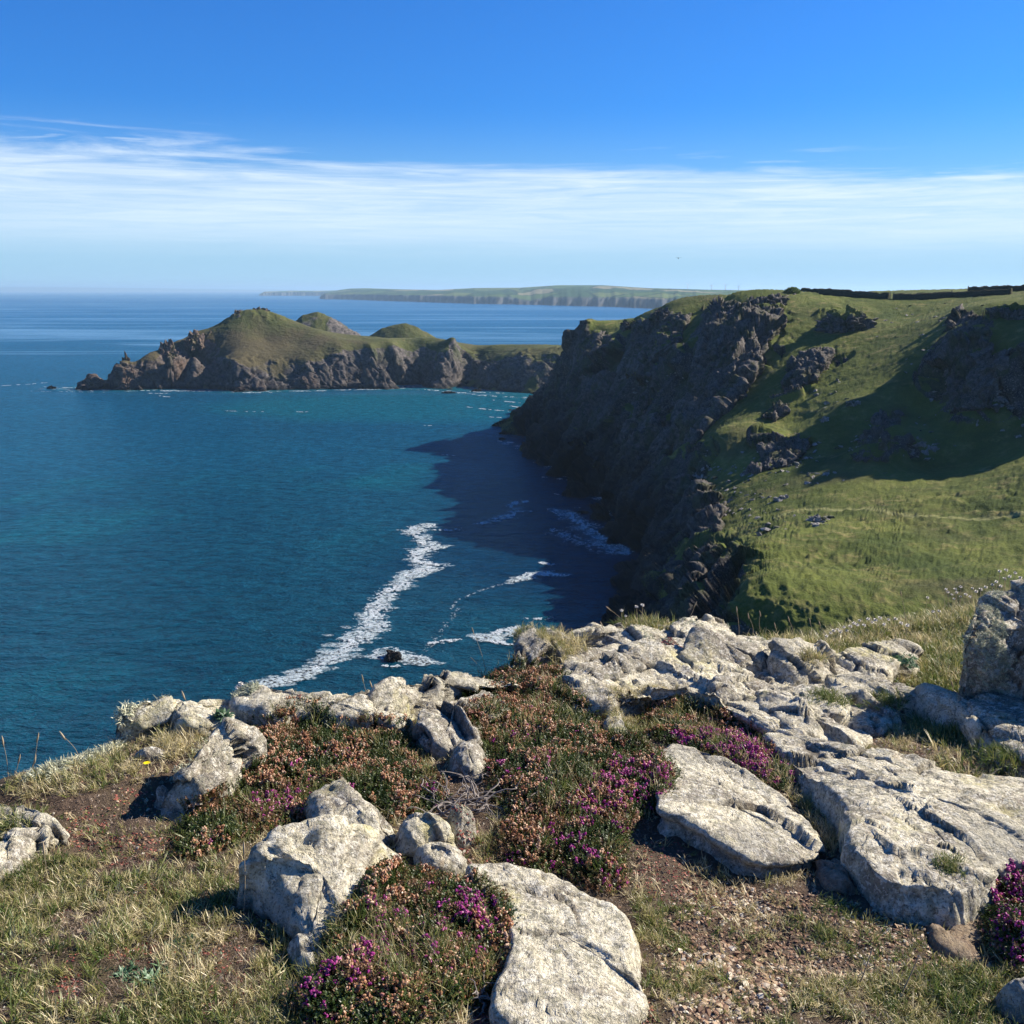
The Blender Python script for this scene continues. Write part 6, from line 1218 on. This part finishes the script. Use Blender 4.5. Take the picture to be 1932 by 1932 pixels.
tuft('round dark tuft against the jagged white ledge', 1556, 1366, .085, 130, .07, (.0, .55), 303)
tuft('green tuft with straw blades on the crest, among thrift stalks', 1215, 1198, .15, 260, .12, (.1, .75), 304, h=.04)
tuft('dry yellow tuft in front of the dark hollowed rock', 1050, 1245, .13, 220, .10, (.5, 1), 305, h=.03)
tuft('thin dry tuft growing from a crack below the white faced block', 1522, 1292, .07, 80, .08, (.4, .95), 306, h=.03)
tuft('fresh green tuft at the right edge under the stepped rock', 1900, 1458, .11, 160, .06, (0, .5), 307)
tuft('dark tuft in the shade below the huge slab', 1782, 1706, .055, 110, .05, (.0, .6), 308)
tuft('grass tuft overhanging the cream slab at the left edge', 12, 1550, .09, 150, .07, (.1, .7), 309, h=.05)
tuft('straw coloured tuft in front of the round heather mound', 815, 1885, .06, 110, .06, (.65, 1), 310, h=.05)
tuft('small spiky pale green tuft in the left heather', 793, 1425, .02, 12, .07, (.3, .6), 311, h=.05)
tuft('broad bladed green tuft at the left end of the heather', 395, 1560, .07, 40, .10, (.15, .5), 312, h=.02)
tuft('dry straw tuft under the front edge of the flat slab', 1480, 1660, .07, 110, .05, (.6, 1), 313)
tuft('small green tuft on the gravel left of the bleached straws', 1560, 1770, .07, 140, .05, (.0, .5), 314)
tuft('low feathery blue green plant in the turf at lower left', 330, 1790, .10, 60, .035, (.2, 1), 315, m_blue, protos=ROSE)
tuft('leafy blue green plant beside the bottom left grass', 230, 1850, .07, 40, .035, (.2, 1), 316, m_blue, protos=ROSE)
tuft('small leafy rosette above the yellow flower', 420, 1378, .02, 8, .05, (0, .6), 317, m_blue, protos=ROSE)
tuft('green leafy patch on the white rock half hidden in grass', 1700, 1268, .09, 60, .03, (.2, .9), 318, m_blue, h=.03, protos=ROSE)
# bare heather roots
def root_tangle(label, px, py, n_, r_, seed, h=.04):
    rg = np.random.default_rng(seed); b = basep(px, py, h); T0 = thing('bare_roots', label, 'roots', b)
    for k in range(n_):
        p = np.array([rg.normal(0, r_ * .5), rg.normal(0, r_ * .35), rg.uniform(.0, .03)]); d = rg.normal(0, 1, 3) * (1, .7, .3); d /= np.linalg.norm(d); pts = []
        for j in range(9): pts.append(p.copy()); d = d + rg.normal(0, .45, 3) * (1, 1, .5); d[2] -= (p[2] - .03) * 6; d /= np.linalg.norm(d); p = p + d * r_ * .13
        v, f = tube(pts, np.linspace(rg.uniform(.0022, .0045), .001, 9), 5); link('root', mesh_np('root', v, f, m_wood), T0)
root_tangle('tangle of grey bare heather roots between the two big heather patches', 893, 1500, 60, .15, 71)
root_tangle('grey bare heather twigs at the foot of the round mound', 905, 1892, 22, .06, 72, .0)
# shaggy lichen coat on the boulder
# the boulder's shaggy coat of lichen, on its shaded left flank
l = Scatter(); rg = np.random.default_rng(88); bi = [i for i, o in enumerate(ROCKOBJ) if o.name.startswith('boulder')][0]; Vb, Fb, _ = ROCKS[bi]
fn = np.cross(Vb[Fb[:, 2]] - Vb[Fb[:, 0]], Vb[Fb[:, 3]] - Vb[Fb[:, 1]]); fn /= np.linalg.norm(fn, axis=1, keepdims=True) + 1e-9; fcn = Vb[Fb].mean(1)
cen = Vb.mean(0); fn *= np.sign((fn * (fcn - cen)).sum(1))[:, None]
pxb, pyb = project(fcn[:, 0], fcn[:, 1], fcn[:, 2]); k = (fn[:, 0] < .35) & (fcn[:, 1] < cen[1] + .3) & (pxb < 1905 + 40 * fbm(fcn / .1, 3, .5, 3)); idx = np.flatnonzero(k); idx = rg.choice(idx, min(4200, len(idx)), replace=len(idx) < 4200)
l.add(LICH, fcn[idx], rotmats(fn[idx], .1, tilt=.4, rg=rg), rg.uniform(.012, .028, len(idx)), rg.uniform(0, .8, len(idx)), rg)
link('lichen_coat', l.build('lichen_coat', m_lich), ROCKOBJ[bi], kind='stuff')
